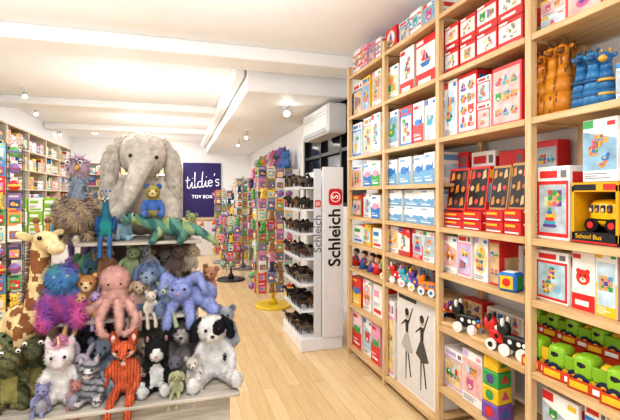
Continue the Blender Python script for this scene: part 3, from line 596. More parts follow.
for sg in (0,1): obj('eye',MB().ell((-.48+.08*sg,-.145,.32),.014,mat('#0c0a0a',.1)).mesh('eye',s),parent=p)
sitter('stuffed_monkey','small olive and blue plush monkey on elephant lap',153,2.47,1.48,.19,'#8f8440','round','#3f64a0',None,muzc='#c9b27f',feet='#3f64a0',colf=lambda c:'#3f64a0' if .2<c[2]<.5 else None,legs=.6,fur=(1600,.05,.014,.3))
# giraffe
p=obj('stuffed_giraffe',None,(Xat(34,2.42),2.42,ZB),.75,label='cream plush giraffe with brown spots standing tall',cat='stuffed animal'); s=.78
pr=[('E',(.0,.08,.40),(.12,.18,.12)),('C',[(.0,-.03,.45),(0,-.07,.68),(.0,-.08,.88)],[.085,.062,.058]),('E',(0,-.13,.93),(.065,.1,.06)),('E',(0,-.24,.89),(.05,.07,.045))]
for sx in (-.08,.08):
    for sy in (-.03,.19): pr.append(('C',[(sx,sy,.36),(sx,sy,.18),(sx,sy-.01,.04)],[.055,.042,.048]))
rg=random.Random(3); sp_=[(rg.uniform(-.16,.16),rg.uniform(-.22,.3),rg.uniform(.08,.96)) for _ in range(260)]
def gcol(c):
    if c[1]<-.21: return '#c9b48c'
    d=min((c[0]-a)**2+(c[1]-b)**2+(c[2]-e)**2 for a,b,e in sp_); return '#7a4a22' if d<.0017 else '#ccb484'
obj('body',soft(pr,gcol,(2000,.006,.01,.4),s,.016),parent=p)
for sg in (-1,1):
    obj('horn',MB().cyl((sg*.03,-.10,.98),(sg*.035,-.09,1.04),.012,.012,plush_m('#b07a3e'),8).ell((sg*.035,-.09,1.05),.02,plush_m('#6b4424'),None,10,8).mesh('horn',s),parent=p)
    obj('ear',MB().ell((sg*.1,-.08,.96),(.05,.014,.025),plush_m('#c9b486'),Euler((0,-sg*.4,0))).mesh('ear',s),parent=p)
eyes(p,s,.062,-.18,.95,.014); obj('mane',soft([('C',[(0,.0,.9),(0,.02,.7),(0,.06,.55)],[.022,.022,.022])],'#7a5230',(600,.04,.01,.1),s,.012,1,'mane'),parent=p)
def yc(c):
    v=math.sin(c[0]*23+c[2]*11)
    return ('#b8508a' if v>-.3 else '#8a4a9a') if c[2]<.48 else ('#4a7fae' if c[2]<.82 else ('#5aa0a8' if v>0 else '#6a60a8'))
sitter('stuffed_yeti','long shaggy multicoloured plush creature in blue and pink',62,2.35,ZM,.30,'#4a7fae',None,'#4a7fae',None,muzc='#6a98b8',colf=yc,fur=(5200,.12,.010,.9),nosec='#2b3e7a',eyew=True,eyer=.016,rz=.15)
sitter('stuffed_bear','honey brown plush teddy bear',87,2.38,ZM,.235,'#a87a48','round',None,'#c9a57a',muzc='#cdb088',feet='#b88c5c',legs=.7,spread=.16,rz=.1)
# octopus
p=obj('stuffed_octopus',None,(Xat(115,2.35),2.35,ZM),.1,label='fuzzy dusty pink plush octopus with dangling curled arms',cat='stuffed animal'); s=.28
pr=[('E',(0,0,.66),(.25,.22,.24)),('E',(0,0,.42),(.22,.2,.16))]
for k in range(8):
    a=k*math.pi/4+.2; ca,sa=math.cos(a),math.sin(a); f=sa<-.3
    if f: pts=[(ca*.12,sa*.12,.34),(ca*.3,-.32,.24),(ca*.42,-.44,.06),(ca*.36,-.46,-.14),(ca*.2,-.46,-.2)]
    else: pts=[(ca*.12,sa*.12,.34),(ca*.34,sa*.24,.2),(ca*.5,sa*.34,.1),(ca*.5,sa*.28,.2)]
    pr.append(('C',pts,[.085,.075,.065,.055,.048][:len(pts)]))
obj('body',soft(pr,'#bf948a',(5200,.05,.011,.4),s),parent=p); eyes(p,s,.1,-.235,.62,.018)
sitter('stuffed_dog','shaggy grey-blue plush dog with floppy ears',150,2.41,ZM,.28,'#6b7b98','flop','#627392',None,muzc='#96a4b8',fur=(5000,.08,.010,.6),spread=.22,rz=-.15)
# periwinkle lying
p=obj('stuffed_rabbit',None,(Xat(191,2.40)-.01,2.40,ZM),-.1,label='lavender blue floppy plush rabbit lying with long ears',cat='stuffed animal'); s=.37
pr=[('E',(.1,.05,.2),(.30,.2,.18)),('E',(-.12,-.12,.30),(.18,.16,.16)),('C',[(.25,-.1,.1),(.36,-.24,.03)],[.1,.08]),('C',[(-.2,-.12,.12),(-.26,-.30,.0),(-.27,-.34,-.14)],[.08,.07,.06]),('C',[(0,-.12,.12),(.04,-.32,.0),(.05,-.36,-.14)],[.08,.07,.06]),('C',[(-.2,-.08,.42),(-.32,-.1,.5),(-.37,-.18,.28)],[.05,.06,.05]),('C',[(-.03,-.08,.42),(.14,-.14,.5),(.24,-.2,.3)],[.05,.06,.05])]
obj('body',soft(pr,'#868fbc',(5000,.035,.011,.4),s),parent=p)
for sg in (-1,1): obj('eye',MB().ell((-.12+.08*sg,-.29,.34),.018,mat('#0c0a0a',.1)).mesh('eye',s),parent=p)
obj('nose',MB().ell((-.12,-.305,.28),(.022,.015,.015),mat('#c97a8e')).mesh('nose',s),parent=p)
rb=lambda c:['#c2506a','#d09a3a','#5a9a5a','#4a7fb0','#8a5a9a'][int((c[2]*9+c[0]*4)%5)]
CR=[(70,2.72,ZM,.32,'#7a5f90','long','purple plush rabbit with tall ears',0,.15,0,.04,None),
(96,2.66,ZM,.33,'#6f9a78','round','green plush monster with small ears',0,-.15,.2,.06,None),
(76,2.52,ZM,.27,'#c2506a','round','rainbow striped fuzzy plush toy',0,-.2,.2,.07,rb),
(134,2.66,ZM,.35,'#b8965c','round','golden plush bear behind others',0,.15,-.2,.04,None),
(168,2.68,ZM,.35,'#8f8272','flop','brown plush dog behind others',0,.0,-.3,.05,None),
(134,2.38,ZM,.20,'#a8917c','flop','small tan plush puppy between larger toys',1,.2,.1,.03,None),
(169,2.37,ZM,.18,'#98a284','point','small sage green plush cat at tier edge',1,-.2,-.1,.04,None),
(75,2.35,ZM,.16,'#c8a668','round','little yellow plush chick toy at tier edge',1,.2,.1,.05,None),
(98,2.37,ZM,.15,'#a08aac','long','tiny purple plush rabbit at tier edge',1,-.1,.1,.04,None),
(151,2.33,ZM,.14,'#c0b6a8','round','tiny cream plush bear at tier edge',1,0,0,.04,None),
(205,2.62,ZM,.22,'#a8785c','round','small rust plush bear',0,.2,-.3,.04,None),
(90,2.60,ZM+.17,.19,'#5f88a0','round','blue plush toy piled on others',0,.35,.1,.06,None),
(112,2.58,ZM+.17,.19,'#b88a68','flop','caramel plush dog piled on others',0,-.35,0,.04,None),
(127,2.52,ZM+.17,.19,'#94a078','round','green plush toy piled on others',0,.25,0,.05,None),
(151,2.58,ZM+.17,.19,'#a4a2a8','point','grey plush cat piled on others',0,-.25,0,.04,None),
(172,2.58,ZM+.15,.2,'#75655a','round','brown plush bear piled on others',0,.25,0,.04,None),
(188,2.62,ZM+.16,.18,'#c2b49c','flop','beige plush dog piled on others',0,.15,0,.04,None),
(5,2.5,ZB,.36,'#6b7452','round','green fuzzy plush toy at stand side',0,.1,.3,.05,None),
(22,2.24,ZB,.18,'#8a7c50','point','small mustard plush dinosaur',0,0,.2,.03,None),
(74,2.28,ZB,.22,'#b4a6b4','long','small lilac grey plush rabbit',0,.2,.2,.04,None),
(108,2.36,ZB,.27,'#8791a0','round','blue grey plush mouse behind kitten',0,-.15,0,.04,None),
(62,2.62,ZB,.33,'#a08aa2','flop','mauve plush dog behind unicorn',0,.1,.1,.04,None),
(111,2.66,ZB,.33,'#56525a','round','dark plush bear behind others',0,0,0,.05,None),
(142,2.33,ZB,.26,'#a08e7a','flop','soft brown plush dog between fox and cat',0,.15,0,.05,None),
(150,2.66,ZB,.33,'#8c9684','round','sage plush sloth behind others',0,0,0,.06,None),
(171,2.2,ZB,.19,'#5c5a62','point','small charcoal plush cat',0,.15,-.1,.05,None),
(190,2.66,ZB,.33,'#b09c86','round','tan plush bear behind others',0,-.1,0,.05,None),
(196,2.2,ZB,.17,'#b5ada4','round','small pale grey plush mouse by puppy',1,-.15,0,.03,None),
(141,2.2,ZB,.15,'#8f7260','round','tiny brown plush bear at shelf edge',1,.1,0,.04,None),
(107,2.19,ZB,.15,'#76848f','long','tiny slate plush rabbit at shelf edge',1,-.1,0,.04,None),
(74,2.15,ZB,.13,'#a8706a','round','tiny red-brown plush bear at shelf edge',1,.1,0,.04,None),
(175,2.13,ZB,.13,'#9a9a78','flop','tiny olive plush dog at shelf edge',1,.1,0,.04,None),
(40,2.13,ZB,.14,'#8080a0','round','tiny slate blue plush toy at shelf edge',1,.1,0,.04,None),
(226,2.75,ZB,.28,'#8f949c','round','grey plush toy behind white puppy',0,0,-.3,.04,None),
(122,2.52,ZT,.17,'#8aa4b0','round','small pale blue plush toy by elephant foot',0,.15,0,.04,None),
(185,2.62,ZT,.17,'#858f64','round','small green plush toy beside elephant',0,.3,-.3,.04,None),
(92,2.66,ZT,.27,'#6a84a0','point','navy fuzzy plush cat behind peacock',0,-.1,.2,.06,None),
(64,2.70,ZT,.22,'#76a0ac','round','teal fuzzy plush behind ostrich',0,-.1,.2,.06,None)]
for i,(px,Y,z,s,c,e,l,hg,ln,rz,fl,cf) in enumerate(CR):
    sitter('stuffed_animal',l,px,Y,z,s*.95,c,e,None,None,colf=cf,fur=(1600,fl,.013,.35),seed=px,hang=bool(hg),lean=ln,rz=rz,legs=.6 if s<.3 else .8,spread=.14)
def trex(px,Y,s,col,rz,lab,bl):
    p=obj('stuffed_dinosaur',None,(Xat(px,Y),Y,ZB),rz,label=lab,cat='stuffed animal')
    pr=[('E',(0,.05,.32),(.2,.2,.28)),('C',[(0,0,.5),(0,-.05,.72)],[.14,.13]),('E',(0,-.1,.8),(.16,.17,.13)),('E',(0,-.26,.76),(.12,.13,.09)),('C',[(-.14,-.02,.2),(-.18,-.12,.05)],[.12,.09]),('C',[(.14,-.02,.2),(.18,-.12,.05)],[.12,.09]),('C',[(-.14,-.05,.5),(-.2,-.2,.44)],[.05,.04]),('C',[(.14,-.05,.5),(.2,-.2,.44)],[.05,.04]),('C',[(0,.15,.2),(.2,.3,.1),(.4,.3,.06)],[.12,.08,.03])]
    obj('body',soft(pr,lambda c:bl if (abs(c[0])<.1 and c[1]<-.08 and c[2]<.5) else (col if math.sin(c[0]*37+c[2]*31+c[1]*23)>-.4 else '#3a3d22'),(3000,.028,.012,.3),s),parent=p)
    eyes(p,s,.1,-.22,.89,.022,white=True)
    for sg in (-1,1): obj('nostril',MB().ell((sg*.04,-.39,.8),.012,mat('#22240f')).mesh('nostril',s),parent=p)
trex(8,2.2,.30,'#5c5c34',.4,'olive green plush dinosaur','#8a8248'); trex(36,2.28,.31,'#4a4a2c',.1,'dark olive plush dinosaur with pale eyes','#7a7440')
p=sitter('stuffed_unicorn','white plush unicorn with pink mane and grey hooves',60,2.2,ZB,.30,'#cfc9c5','point',None,'#d8a8b6',muzc='#c8bcbc',feet='#8c8892',nosec=None,muzr=(.1,.12,.085),legs=.8,spread=.18,rz=.1)
obj('horn',MB().cyl((0,-.14,.87),(0,-.18,1.05),.03,.004,mat('#d9c9a0',.4),10).mesh('horn',.30),parent=p)
obj('mane',soft([('C',[(0,-.1,.9),(.02,.05,.92),(.03,.15,.75),(.03,.14,.55)],[.04,.06,.06,.05])],'#cf8aa6',(900,.09,.014,.5),.30,.018,1,'mane'),parent=p)
sitter('stuffed_bat','charcoal plush creature with pointed ears',90,2.5,ZB,.31,'#454348','point',None,'#8a7f85',fur=(3000,.06,.012,.4),seed=4)
def tab(c): return '#4d4c50' if math.sin(c[2]*48+c[0]*9)>.45 else None
sitter('stuffed_kitten','small grey striped plush kitten',89,2.16,ZB,.215,'#8f8e92','point',None,'#b89894',muzc='#c4c0bc',feet='#bab6b2',colf=tab,legs=.6,spread=.16,nosec='#b57a7a',fur=(2600,.035,.013,.3),seed=6)
def fx(c):
    x,y,z=c
    if z>.5 and y<-.1 and (z<.66 or abs(x)>.09 and z<.72): return '#c9bcae'
    return '#84310f' if math.sin(x*140)>.2 else None
sitter('stuffed_fox','rust orange ribbed plush fox with dangling legs',124,2.2,ZB,.30,'#b25026','point','#a8481f','#c9bcac',colf=fx,hang=True,headr=(.19,.15,.13),muzr=(.055,.19,.045),fur=(1200,.008,.012,.4),seed=7,tail=True)
sitter('stuffed_cat','black plush cat with white belly and paws',157,2.2,ZB,.28,'#18171a','point',None,'#8a646c',muzc='#c0bebb',feet='#c0bebb',belly='#c0bebb',nosec='#b57a7a',legs=.7,spread=.16,fur=(3000,.035,.012,.3),seed=8)
def wf(c): return '#46413e' if c[2]>.78 or (abs(c[0])>.1 and abs(c[0])<.2 and c[2]>.62 and c[1]<-.08) else None
sitter('stuffed_wolf','shaggy grey-brown plush wolf with pale muzzle',183,2.36,ZB,.33,'#75706c','point',None,'#a89c90',muzc='#b4ada5',belly='#a09890',colf=wf,muzr=(.08,.14,.07),fur=(4800,.07,.010,.5),seed=9,rz=-.1)
def pd(c):
    x,y,z=c
    if (x-.1)**2+(z-.76)**2<.009 and y<-.05: return '#17161a'
    if (x+.05)**2+(y-.1)**2+(z-.35)**2<.02 : return '#17161a'
    if (x-.17)**2+(y+.0)**2+(z-.3)**2<.012 : return '#17161a'
    if (x+.2)**2+(y+.2)**2+(z-.12)**2<.006: return '#17161a'
    return None
sitter('stuffed_puppy','white plush puppy with black ears and spots sitting',215,2.26,ZB,.365,'#e2dfdb','flop','#17161a',None,colf=pd,nosec='#111111',spread=.26,legs=1.1,fur=(5600,.03,.012,.3),seed=10,rz=-.05,lean=-.06,headr=(.21,.19,.18))

# ---------------- figurine rack
rk=obj('figurine_rack',None,(1.35,4.6,0),label='white metal rack with brand end panel and figurine shelves',cat='display rack')
def rkp(nm,x0,x1,y0,y1,z0,z1,m=WHITEM): return obj(nm,MB().box(((x0+x1)/2-1.35,(y0+y1)/2-4.6,(z0+z1)/2),(x1-x0,y1-y0,z1-z0),m,.004).mesh(nm),parent=rk)
rkp('plinth',1.19,1.64,4.2,4.98,0,.13); rkp('back_panel',1.46,1.48,4.24,4.95,.131,1.86)
SH=[.131,.40,.67,.94,1.20,1.45,1.68]
for z in SH[1:]:
    rkp('shelf',1.205,1.459,4.25,4.95,z-.016,z); rkp('price_rail',1.192,1.204,4.25,4.95,z-.026,z+.01,mat('#c4c8cc',.3))
ep=MB(); PW=.225; ep.box((0,0,1.01),(PW,.03,1.76),mat('#dcdcde',.35,.02),.004)
RED=mat('#c9202a',.4,.03); INK=mat('#0c0c0c',.5); WP=mat('#ffffff')
def logo(cx,cz,q,y):
    ep.disc(cx,cz,q,y,RED,32,q*1.15,.45); ep.disc(cx,cz,q*.72,y-.0003,WP,28); ep.disc(cx,cz,q*.6,y-.0006,RED,28); ep.text('S',q*1.25,WP,front_text_M(cx,cz,y-.001,math.pi/2),.015)
ep.text('Schleich',.185,INK,front_text_M(.02,1.16,-.0165,math.pi/2),.02); logo(.025,1.58,.075,-.0163)
obj('end_panel',ep.mesh('end_panel'),(1.53-1.35,4.2-4.6,0),parent=rk)
ep=MB(); ep.box((0,0,1.0),(.08,.02,1.74),mat('#cdd0d4',.4,.02),.004)
ep.text('Schleich',.12,mat('#6f7276',.5),front_text_M(.0,1.2,-.0115,math.pi/2),.008); logo(0,1.51,.033,-.0113)
obj('side_panel',ep.mesh('side_panel'),(1.372-1.35,4.225-4.6,0),parent=rk)
qp=[('C',[(-.3,0,.5),(0,0,.47),(.28,0,.5)],[.14,.13,.14]),('C',[(-.34,0,.55),(-.48,0,.78)],[.1,.07]),('C',[(-.48,0,.8),(-.66,0,.7)],[.085,.05]),('C',[(.38,0,.55),(.5,0,.4),(.52,0,.2)],[.04,.035,.02])]
for x in (-.28,.28):
    for y in (-.08,.08): qp.append(('C',[(x,y,.42),(x+(.04 if x>0 else -.02),y,.22),(x,y,.03)],[.075,.04,.035]))
fm=[soft(qp,c,(0,0,0,0),sc,.03) for c,sc in (('#120f0e',.16),('#3b2418',.14),('#5d5348',.15),('#161210',.17),('#6a4420',.13))]
for z in SH:
    for i in range(7):
        for xx in (1.26,1.38):
            obj('animal_figurine',random.choice(fm),(xx+random.uniform(-.01,.01),4.36+i*.088,z+.0005),random.uniform(-.5,.5),label='small dark plastic animal figurine on white rack',cat='figurine',group='animal figurines on rack')
# ---------------- library of small goods
LIB=[]
rl=random.Random(5)
for i in range(30):
    w_=rl.uniform(.08,.22);h_=rl.uniform(.15,.29)
    base=rl.choice([Bw,R_,Ye,Pb,Gr,'#8fbf3a','#7fae35',Pk,Or,Li,'#2f5f98','#3a8fa0','#5a4a78','#6a4a3a','#2a2f3a']); stl=rl.choice(['shapes','window','redwhite','stripes','pegs','plain'])
    LIB.append((w_,h_,pbox(w_,.16,h_,base,stl,rl.choice(PAL),rl.choice(PAL),i).mesh('toy_box'),CN.get(base,'coloured')+' '+KLAB[stl],KNAME.get(stl,'toy_box')))
def fill(axis,fixed,a0,a1,z,gap,rz,grp,dens=.97):
    a=a0
    while True:
        w_,h_,me,lab,nm=rl.choice(LIB)
        if h_>gap:
            if gap<.16: return
            continue
        if a+w_>a1: return
        if rl.random()<dens:
            loc=(fixed,a+w_/2,z+.0005) if axis=='Y' else (a+w_/2,fixed,z+.0005)
            obj(nm,me,loc,rz,label=lab,cat='toy box',group=grp)
        a+=w_+.006
def wallunit(name,x0,x1,y0,y1,zs,top,face,lab,M1=PINE_Y,M2=PINE_Z,nb=3,grp='goods on wall shelving',zmin=0):
    u=obj(name,None,((x0+x1)/2,(y0+y1)/2,0),label=lab,cat='shelf'); cx,cy=(x0+x1)/2,(y0+y1)/2
    horiz = face in('L','R')
    for k in range(nb+1):
        if horiz: yy=y0+(y1-y0)*k/nb; obj('side_panel',MB().box((0,yy-cy,top/2),(x1-x0,.03,top),M2,.003).mesh('side_panel'),parent=u)
        else: xx=x0+(x1-x0)*k/nb; obj('side_panel',MB().box((xx-cx,0,top/2),(.03,y1-y0,top),M2,.003).mesh('side_panel'),parent=u)
    for z in zs+[top]:
        for k in range(nb):
            if horiz: a,b=y0+(y1-y0)*k/nb,y0+(y1-y0)*(k+1)/nb; obj('shelf',MB().box((0,(a+b)/2-cy,z-.012),(x1-x0,b-a-.032,.024),M1,.002).mesh('shelf'),parent=u)
            else: a,b=x0+(x1-x0)*k/nb,x0+(x1-x0)*(k+1)/nb; obj('shelf',MB().box(((a+b)/2-cx,0,z-.012),(b-a-.032,y1-y0,.024),M1,.002).mesh('shelf'),parent=u)
    zz=zs+[top]
    for i,z in enumerate(zs):
        if z<zmin: continue
        g=zz[i+1]-z-.03
        for k in range(nb):
            if horiz:
                a,b=y0+(y1-y0)*k/nb+.02,y0+(y1-y0)*(k+1)/nb-.02
                fill('Y',x1-.1 if face=='R' else x0+.1,a,b,z,g,math.pi/2 if face=='R' else -math.pi/2,grp)
            else:
                a,b=x0+(x1-x0)*k/nb+.02,x0+(x1-x0)*(k+1)/nb-.02
                fill('X',y0+.1,a,b,z,g,0,grp)
    return u
PALE=wood_m('pale_wood','#c4b69f','#d6c9b4',(4,4,1))
wallunit('shelving_unit',XL+.03,XL+.36,6.3,11.2,[.1,.42,.74,1.06,1.38,1.7,2.02,2.34],2.66,'R','tall pale wall shelving crowded with colourful toys',PALE,PALE,nb=5,grp='goods on pale wall shelving',zmin=.7)
wallunit('shelving_unit',1.66,2.02,7.3,10.6,[.1,.42,.74,1.06,1.38,1.7,],2.05,'L','white wall shelving with toys beyond window',WHITEM,WHITEM,nb=4,grp='goods on white wall shelving')
wallunit('shelving_unit',-2.3,.02,12.55,12.95,[.1,.45,.8,1.15,1.5,1.85,2.15],2.45,'F','pale shelving along back wall with boxed toys',PALE,PALE,nb=4,grp='goods on back shelving',zmin=1.4)
SP=[]
for i,c in enumerate(('#6f9f4a','#c06a94','#c89a3a','#4a74a8','#9a5a40','#7a5fa0','#b8b4ae','#3f6a4a')):
    pr=[('E',(0,.02,.29),(.2,.17,.28)),('E',(0,-.03,.72),(.22,.2,.2)),('E',(0,-.2,.66),(.1,.1,.08))]
    for sg in (-1,1): pr+= [('C',[(sg*.15,0,.5),(sg*.26,-.1,.25)],[.07,.07]),('C',[(sg*.11,-.05,.11),(sg*.2,-.3,.1)],[.1,.09]),('E',(sg*.17,0,.9),(.08,.05,.08))]
    SP.append(soft(pr,c,(700,.06,.02,.3),.36,.035,i,'stuffed_animal'))
def sp_put(loc,rz=0,grp='stuffed animals on shelf top',sc=1):
    o=obj('stuffed_animal',rl.choice(SP),loc,rz,label='small bright plush animal sitting on shelf',cat='stuffed animal',group=grp); o.scale=(sc,sc,sc)
for i in range(10): sp_put((1.84,7.45+i*.32,2.051),-1.2,sc=rl.uniform(.9,1.35))
# ---------------- wire racks with packs
PK=[]
PC=['#d63a34','#f0cc58','#5a90c4','#6aae6a','#e8a05a','#d98ab0','#8a74b0','#7fc0cc','#e2dccf','#3a4a6a','#e8d8b0','#a85a7a','#f0ece4','#a07a58']
for i in range(16):
    c=PC[i%14]; m=MB().box((0,0,0),(.11,.010,.14 if i%2 else .165),mat(c,.4,.04),.003)
    m.box((0,-.011,-.018),(.08,.012,.075),mat(PC[(i*3+5)%14],.25,.1),.008); m.disc(-.012,-.02,.02,-.0178,mat(PC[(i*5+2)%14]),12,None,.6 if i%3 else 1); m.disc(.018,-.028,.013,-.0182,mat(PC[(i*7+1)%14]),10); m.rect(-.045,.045,.03,.06,-.0056,mat(PC[(i*5+8)%14]))
    PK.append(('toy_pack',m.mesh('toy_pack'),'small carded toy pack hanging on wire rack','toy package'))
for i in range(3):
    m=MB().ell((0,-.03,-.01),.05,mat(PC[(i*3)%14],.3),None,16,12).cyl((0,-.03,-.02),(0,-.03,0),.0515,.0515,mat(PC[(i*5+1)%14],.3),16).box((0,-.005,.05),(.05,.006,.03),mat('#e8e0d0'),.001)
    PK.append(('play_ball',m.mesh('play_ball'),'small striped play ball hanging on wire rack','ball'))
for i in range(5):
    q=mat(PC[(i*4+1)%14],.9,.15); m=MB().ell((0,-.03,-.03),(.04,.03,.045),q,None,12,8).ell((0,-.035,.03),(.036,.03,.032),q,None,12,8)
    for sg in (-1,1): m.ell((sg*.028,-.03,.062),(.012,.01,.018),q,None,8,6).ell((sg*.036,-.045,-.065),(.016,.022,.015),q,None,8,6).ell((sg*.013,-.063,.037),.005,BLACK,None,6,5)
    PK.append(('hanging_plush',m.mesh('hanging_plush'),'small plush toy hanging on wire rack','stuffed animal'))
def wirerack(X,Y,top,cols,rows,col,rz,lab,grp,z0=.22,br=.27,neat=1):
    r=obj('spinner_rack',None,(X,Y,0),rz,label=lab,cat='display rack'); m_=mat(col,.35,.03)
    obj('base',MB().cyl((0,0,0),(0,0,.03),br,br-.02,m_,28).cyl((0,0,.03),(0,0,.12),.06,.04,m_,16).mesh('base'),parent=r)
    obj('pole',MB().cyl((0,0,.12),(0,0,top),.018,.018,m_,12).mesh('pole'),parent=r)
    w_=cols*.125; grid=MB()
    for fy in (-.14,.14):
        for k in range(cols+1): x=-w_/2+k*w_/cols; grid.cyl((x,fy,z0-.05),(x,fy,top-.03),.004,.004,m_,6)
        for k in range(rows+1): z=z0+k*(top-z0-.05)/rows; grid.cyl((-w_/2,fy,z),(w_/2,fy,z),.004,.004,m_,6)
    for sx in (-1,1):
        for k in range(rows+1): z=z0+k*(top-z0-.05)/rows; grid.cyl((sx*w_/2,-.14,z),(sx*w_/2,.14,z),.004,.004,m_,6)
    obj('wire_grid',grid.mesh('wire_grid'),parent=r)
    R=Matrix.Rotation(rz,4,'Z')
    def put(l,rr):
        nm,me,lb,ct=rl.choice(PK); o=obj(nm,me,(X+l.x,Y+l.y,l.z),rr,label=lb,cat=ct,group=grp)
    for i in range(rows):
        z=z0+.09+i*(top-z0-.05)/rows
        for j in range(cols): put(R@Vector((-w_/2+.0625+j*.125,-.165+rl.uniform(-.02,.0),z+rl.uniform(-.01,.01))),rz+rl.uniform(-.15,.15))
        for yy in (-.07,.07): put(R@Vector((-(w_/2+.02),yy,z+rl.uniform(-.01,.01))),rz-math.pi/2+rl.uniform(-.15,.15))
wirerack(Xat(273,6.1),6.1,2.02,4,12,'#e8c62a',.0,'yellow wire spinner rack hung with small toys','packs on yellow rack')
wirerack(Xat(231,8.2),8.2,1.25,2,6,'#2a2a2e',.2,'dark wire rack hung with small toys','packs on dark rack')
wirerack(Xat(224,10.4),10.4,1.75,3,9,'#8a8a8e',-.1,'grey wire rack full of carded toys','packs on rear rack')
wirerack(Xat(243,9.4),9.4,2.0,3,11,'#8a8a8e',.1,'tall grey wire rack hung with small toys','packs on tall grey rack')
wirerack(Xat(0,4.8),4.8,2.12,3,12,'#3a3a3e',.25,'black wire rack by aisle full of small toys','packs on black rack')
# ---------------- counter
ct=obj('service_counter',None,(-1.9,7.6,0),label='white shop counter with pale wood top',cat='counter')
obj('counter_body',MB().box((0,0,.46),(.8,.9,.9),WHITEM,.006).mesh('counter_body'),parent=ct); obj('worktop',MB().box((0,0,.935),(.86,.96,.04),GREYWOOD,.005).mesh('worktop'),parent=ct)
gm=pbox(.18,.2,.2,'#8fc63a','plain','#ffffff','#ffffff',1).mesh('storage_box'); gw=pbox(.18,.2,.2,'#eef0ea','plain','#8fc63a','#8fc63a',2).mesh('storage_box')
for i in range(4):
    for j in range(3): obj('storage_box',gm if (i+j)%2==0 else gw,(-2.20+i*.195,7.3,.9555+j*.201),0,label='lime green and white storage box on counter',cat='box',group='green boxes on counter')
ct=obj('service_counter',None,(scx,12.0,0),label='white counter below purple shop sign',cat='counter')
obj('counter_body',MB().box((0,0,.46),(1.3,.6,.92),WHITEM,.006).mesh('counter_body'),parent=ct); obj('worktop',MB().box((0,0,.945),(1.36,.66,.04),PINE_Y,.005).mesh('worktop'),parent=ct)
# ---------------- air conditioner
ac=obj('air_conditioner',None,(XR-.002,5.6,2.38),label='white wall mounted split air conditioner unit',cat='air conditioner')
obj('housing',MB().box((-.14,0,.19),(.28,1.1,.38),mat('#e2e2e2',.4,.01),.03).mesh('housing'),parent=ac)
obj('louvre',MB().box((-.26,0,.05),(.05,.98,.06),mat('#a9acaf',.4),.006).mesh('louvre'),parent=ac)
obj('intake_grille',MB().box((-.282,0,.25),(.006,.95,.01),mat('#b8bbbe',.4),.001).box((-.282,0,.29),(.006,.95,.006),mat('#b8bbbe',.4),.001).mesh('intake_grille'),parent=ac)
# ---------------- ceiling lights
LM=mat('#fffaf0',.5,0,5,0,0,20); LB=mat('#fffaf2',.5,0,5,0,0,60)
def spot(X,Y,ceil,rx,ry,big=0):
    p=obj('track_spotlight',None,(X,Y,ceil),label='white adjustable ceiling spotlight with glowing lens',cat='ceiling light',group='ceiling spotlights')
    obj('mount',MB().cyl((0,0,0),(0,0,-.02),.04,.04,WHITEM,16).cyl((0,0,-.02),(0,0,-.05),.01,.01,WHITEM,8).mesh('mount'),parent=p)
    h=obj('lamp_head',MB().cyl((0,0,.05),(0,0,-.05),.028,.042 if big else .036,mat('#d8dadc',.4),20).mesh('lamp_head'),(0,0,-.09),parent=p,rot=(rx,ry,0))
    obj('lens',MB().cyl((0,0,-.0505),(0,0,-.055),.038 if big else .026,.038 if big else .026,LB if big else LM,20).mesh('lens'),parent=h)
for px,Y,cz,rx,ry,bg_ in ((346,2.75,CZ,-.3,.5,0),(286,5.7,2.81,-1.2,.0,1),(238,9.5,2.81,-.8,.2,0),(246,8.2,2.81,-.9,.1,0),(25,7.2,CZ,-.8,-.3,0),(36,8.7,CZ,-.8,-.3,0),(60,11.5,CZ,-.8,-.3,0)):
    spot(Xat(px,Y),Y,cz-.001,rx,ry,bg_)
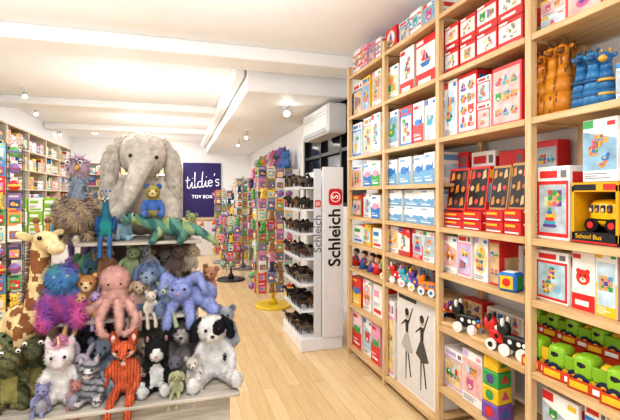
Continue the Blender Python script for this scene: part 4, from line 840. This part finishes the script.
for px,Y in ((131,6.6),(158,9.5),(150,11.8),(95,11.8)):
    X=Xat(px,Y); obj('downlight',MB().cyl((0,0,0),(0,0,-.012),.085,.08,WHITEM,28).cyl((0,0,-.012),(0,0,-.014),.065,.065,LM,24).mesh('downlight'),(X,Y,CZ-.001),label='round recessed ceiling downlight glowing warm white',cat='ceiling light',group='ceiling downlights')
def area(x,y,z,sx,sy,e,col=(.99,.985,.98),rot=(0,0,0)):  # added area lights for overall brightness, with no panel fixtures behind them
    l=bpy.data.lights.new('area_fill_light','AREA'); l.shape='RECTANGLE'; l.size=sx; l.size_y=sy; l.energy=e; l.color=col
    o=bpy.data.objects.new('area_fill_light',l); o.location=(x,y,z); o.rotation_euler=rot; COL.objects.link(o); o['label']='added white area light under ceiling, no fixture'; o['category']='ceiling light'
area(-.1,.6,CZ-.02,1.0,.8,40); area(-.4,3.2,CZ-.02,1.0,.5,32); area(-.6,6.3,CZ-.02,1.2,.8,36); area(-.8,9.3,CZ-.02,1.2,.8,38); area(-.6,11.7,CZ-.02,1.2,.6,38)
def point(x,y,z,e,r=.35):  # unseen point lights added below the ceiling to brighten it; no pendants hang here
    l=bpy.data.lights.new('point_fill_light','POINT'); l.energy=e; l.shadow_soft_size=r; l.color=(.98,.98,1)
    o=bpy.data.objects.new('point_fill_light',l); o.location=(x,y,z); COL.objects.link(o); o['label']='added soft white fill light brightening ceiling'; o['category']='ceiling light'
for x,y,e in ((-.2,.3,18),(-1.2,3.2,17),(.5,3.0,14),(-.8,6.2,18),(.2,6.2,14),(-.8,9.2,18),(.1,9.4,12),(-.6,11.8,14)): point(x,y,2.4,e)
w=bpy.data.worlds.new('daylight'); scene.world=w; w.use_nodes=True; bg=w.node_tree.nodes['Background']; bg.inputs[0].default_value=(.92,.96,1,1); bg.inputs[1].default_value=1.2
# ---------------- camera
cam=bpy.data.cameras.new('camera'); co=bpy.data.objects.new('camera',cam); COL.objects.link(co); scene.camera=co
co.location=(0,0,H); co.rotation_euler=(math.pi/2,0,-TH); cam.sensor_width=36; cam.lens=F/620*36; cam.shift_y=-15/620; cam.clip_start=.05
print('objects',len(bpy.data.objects),scene.view_settings.look)
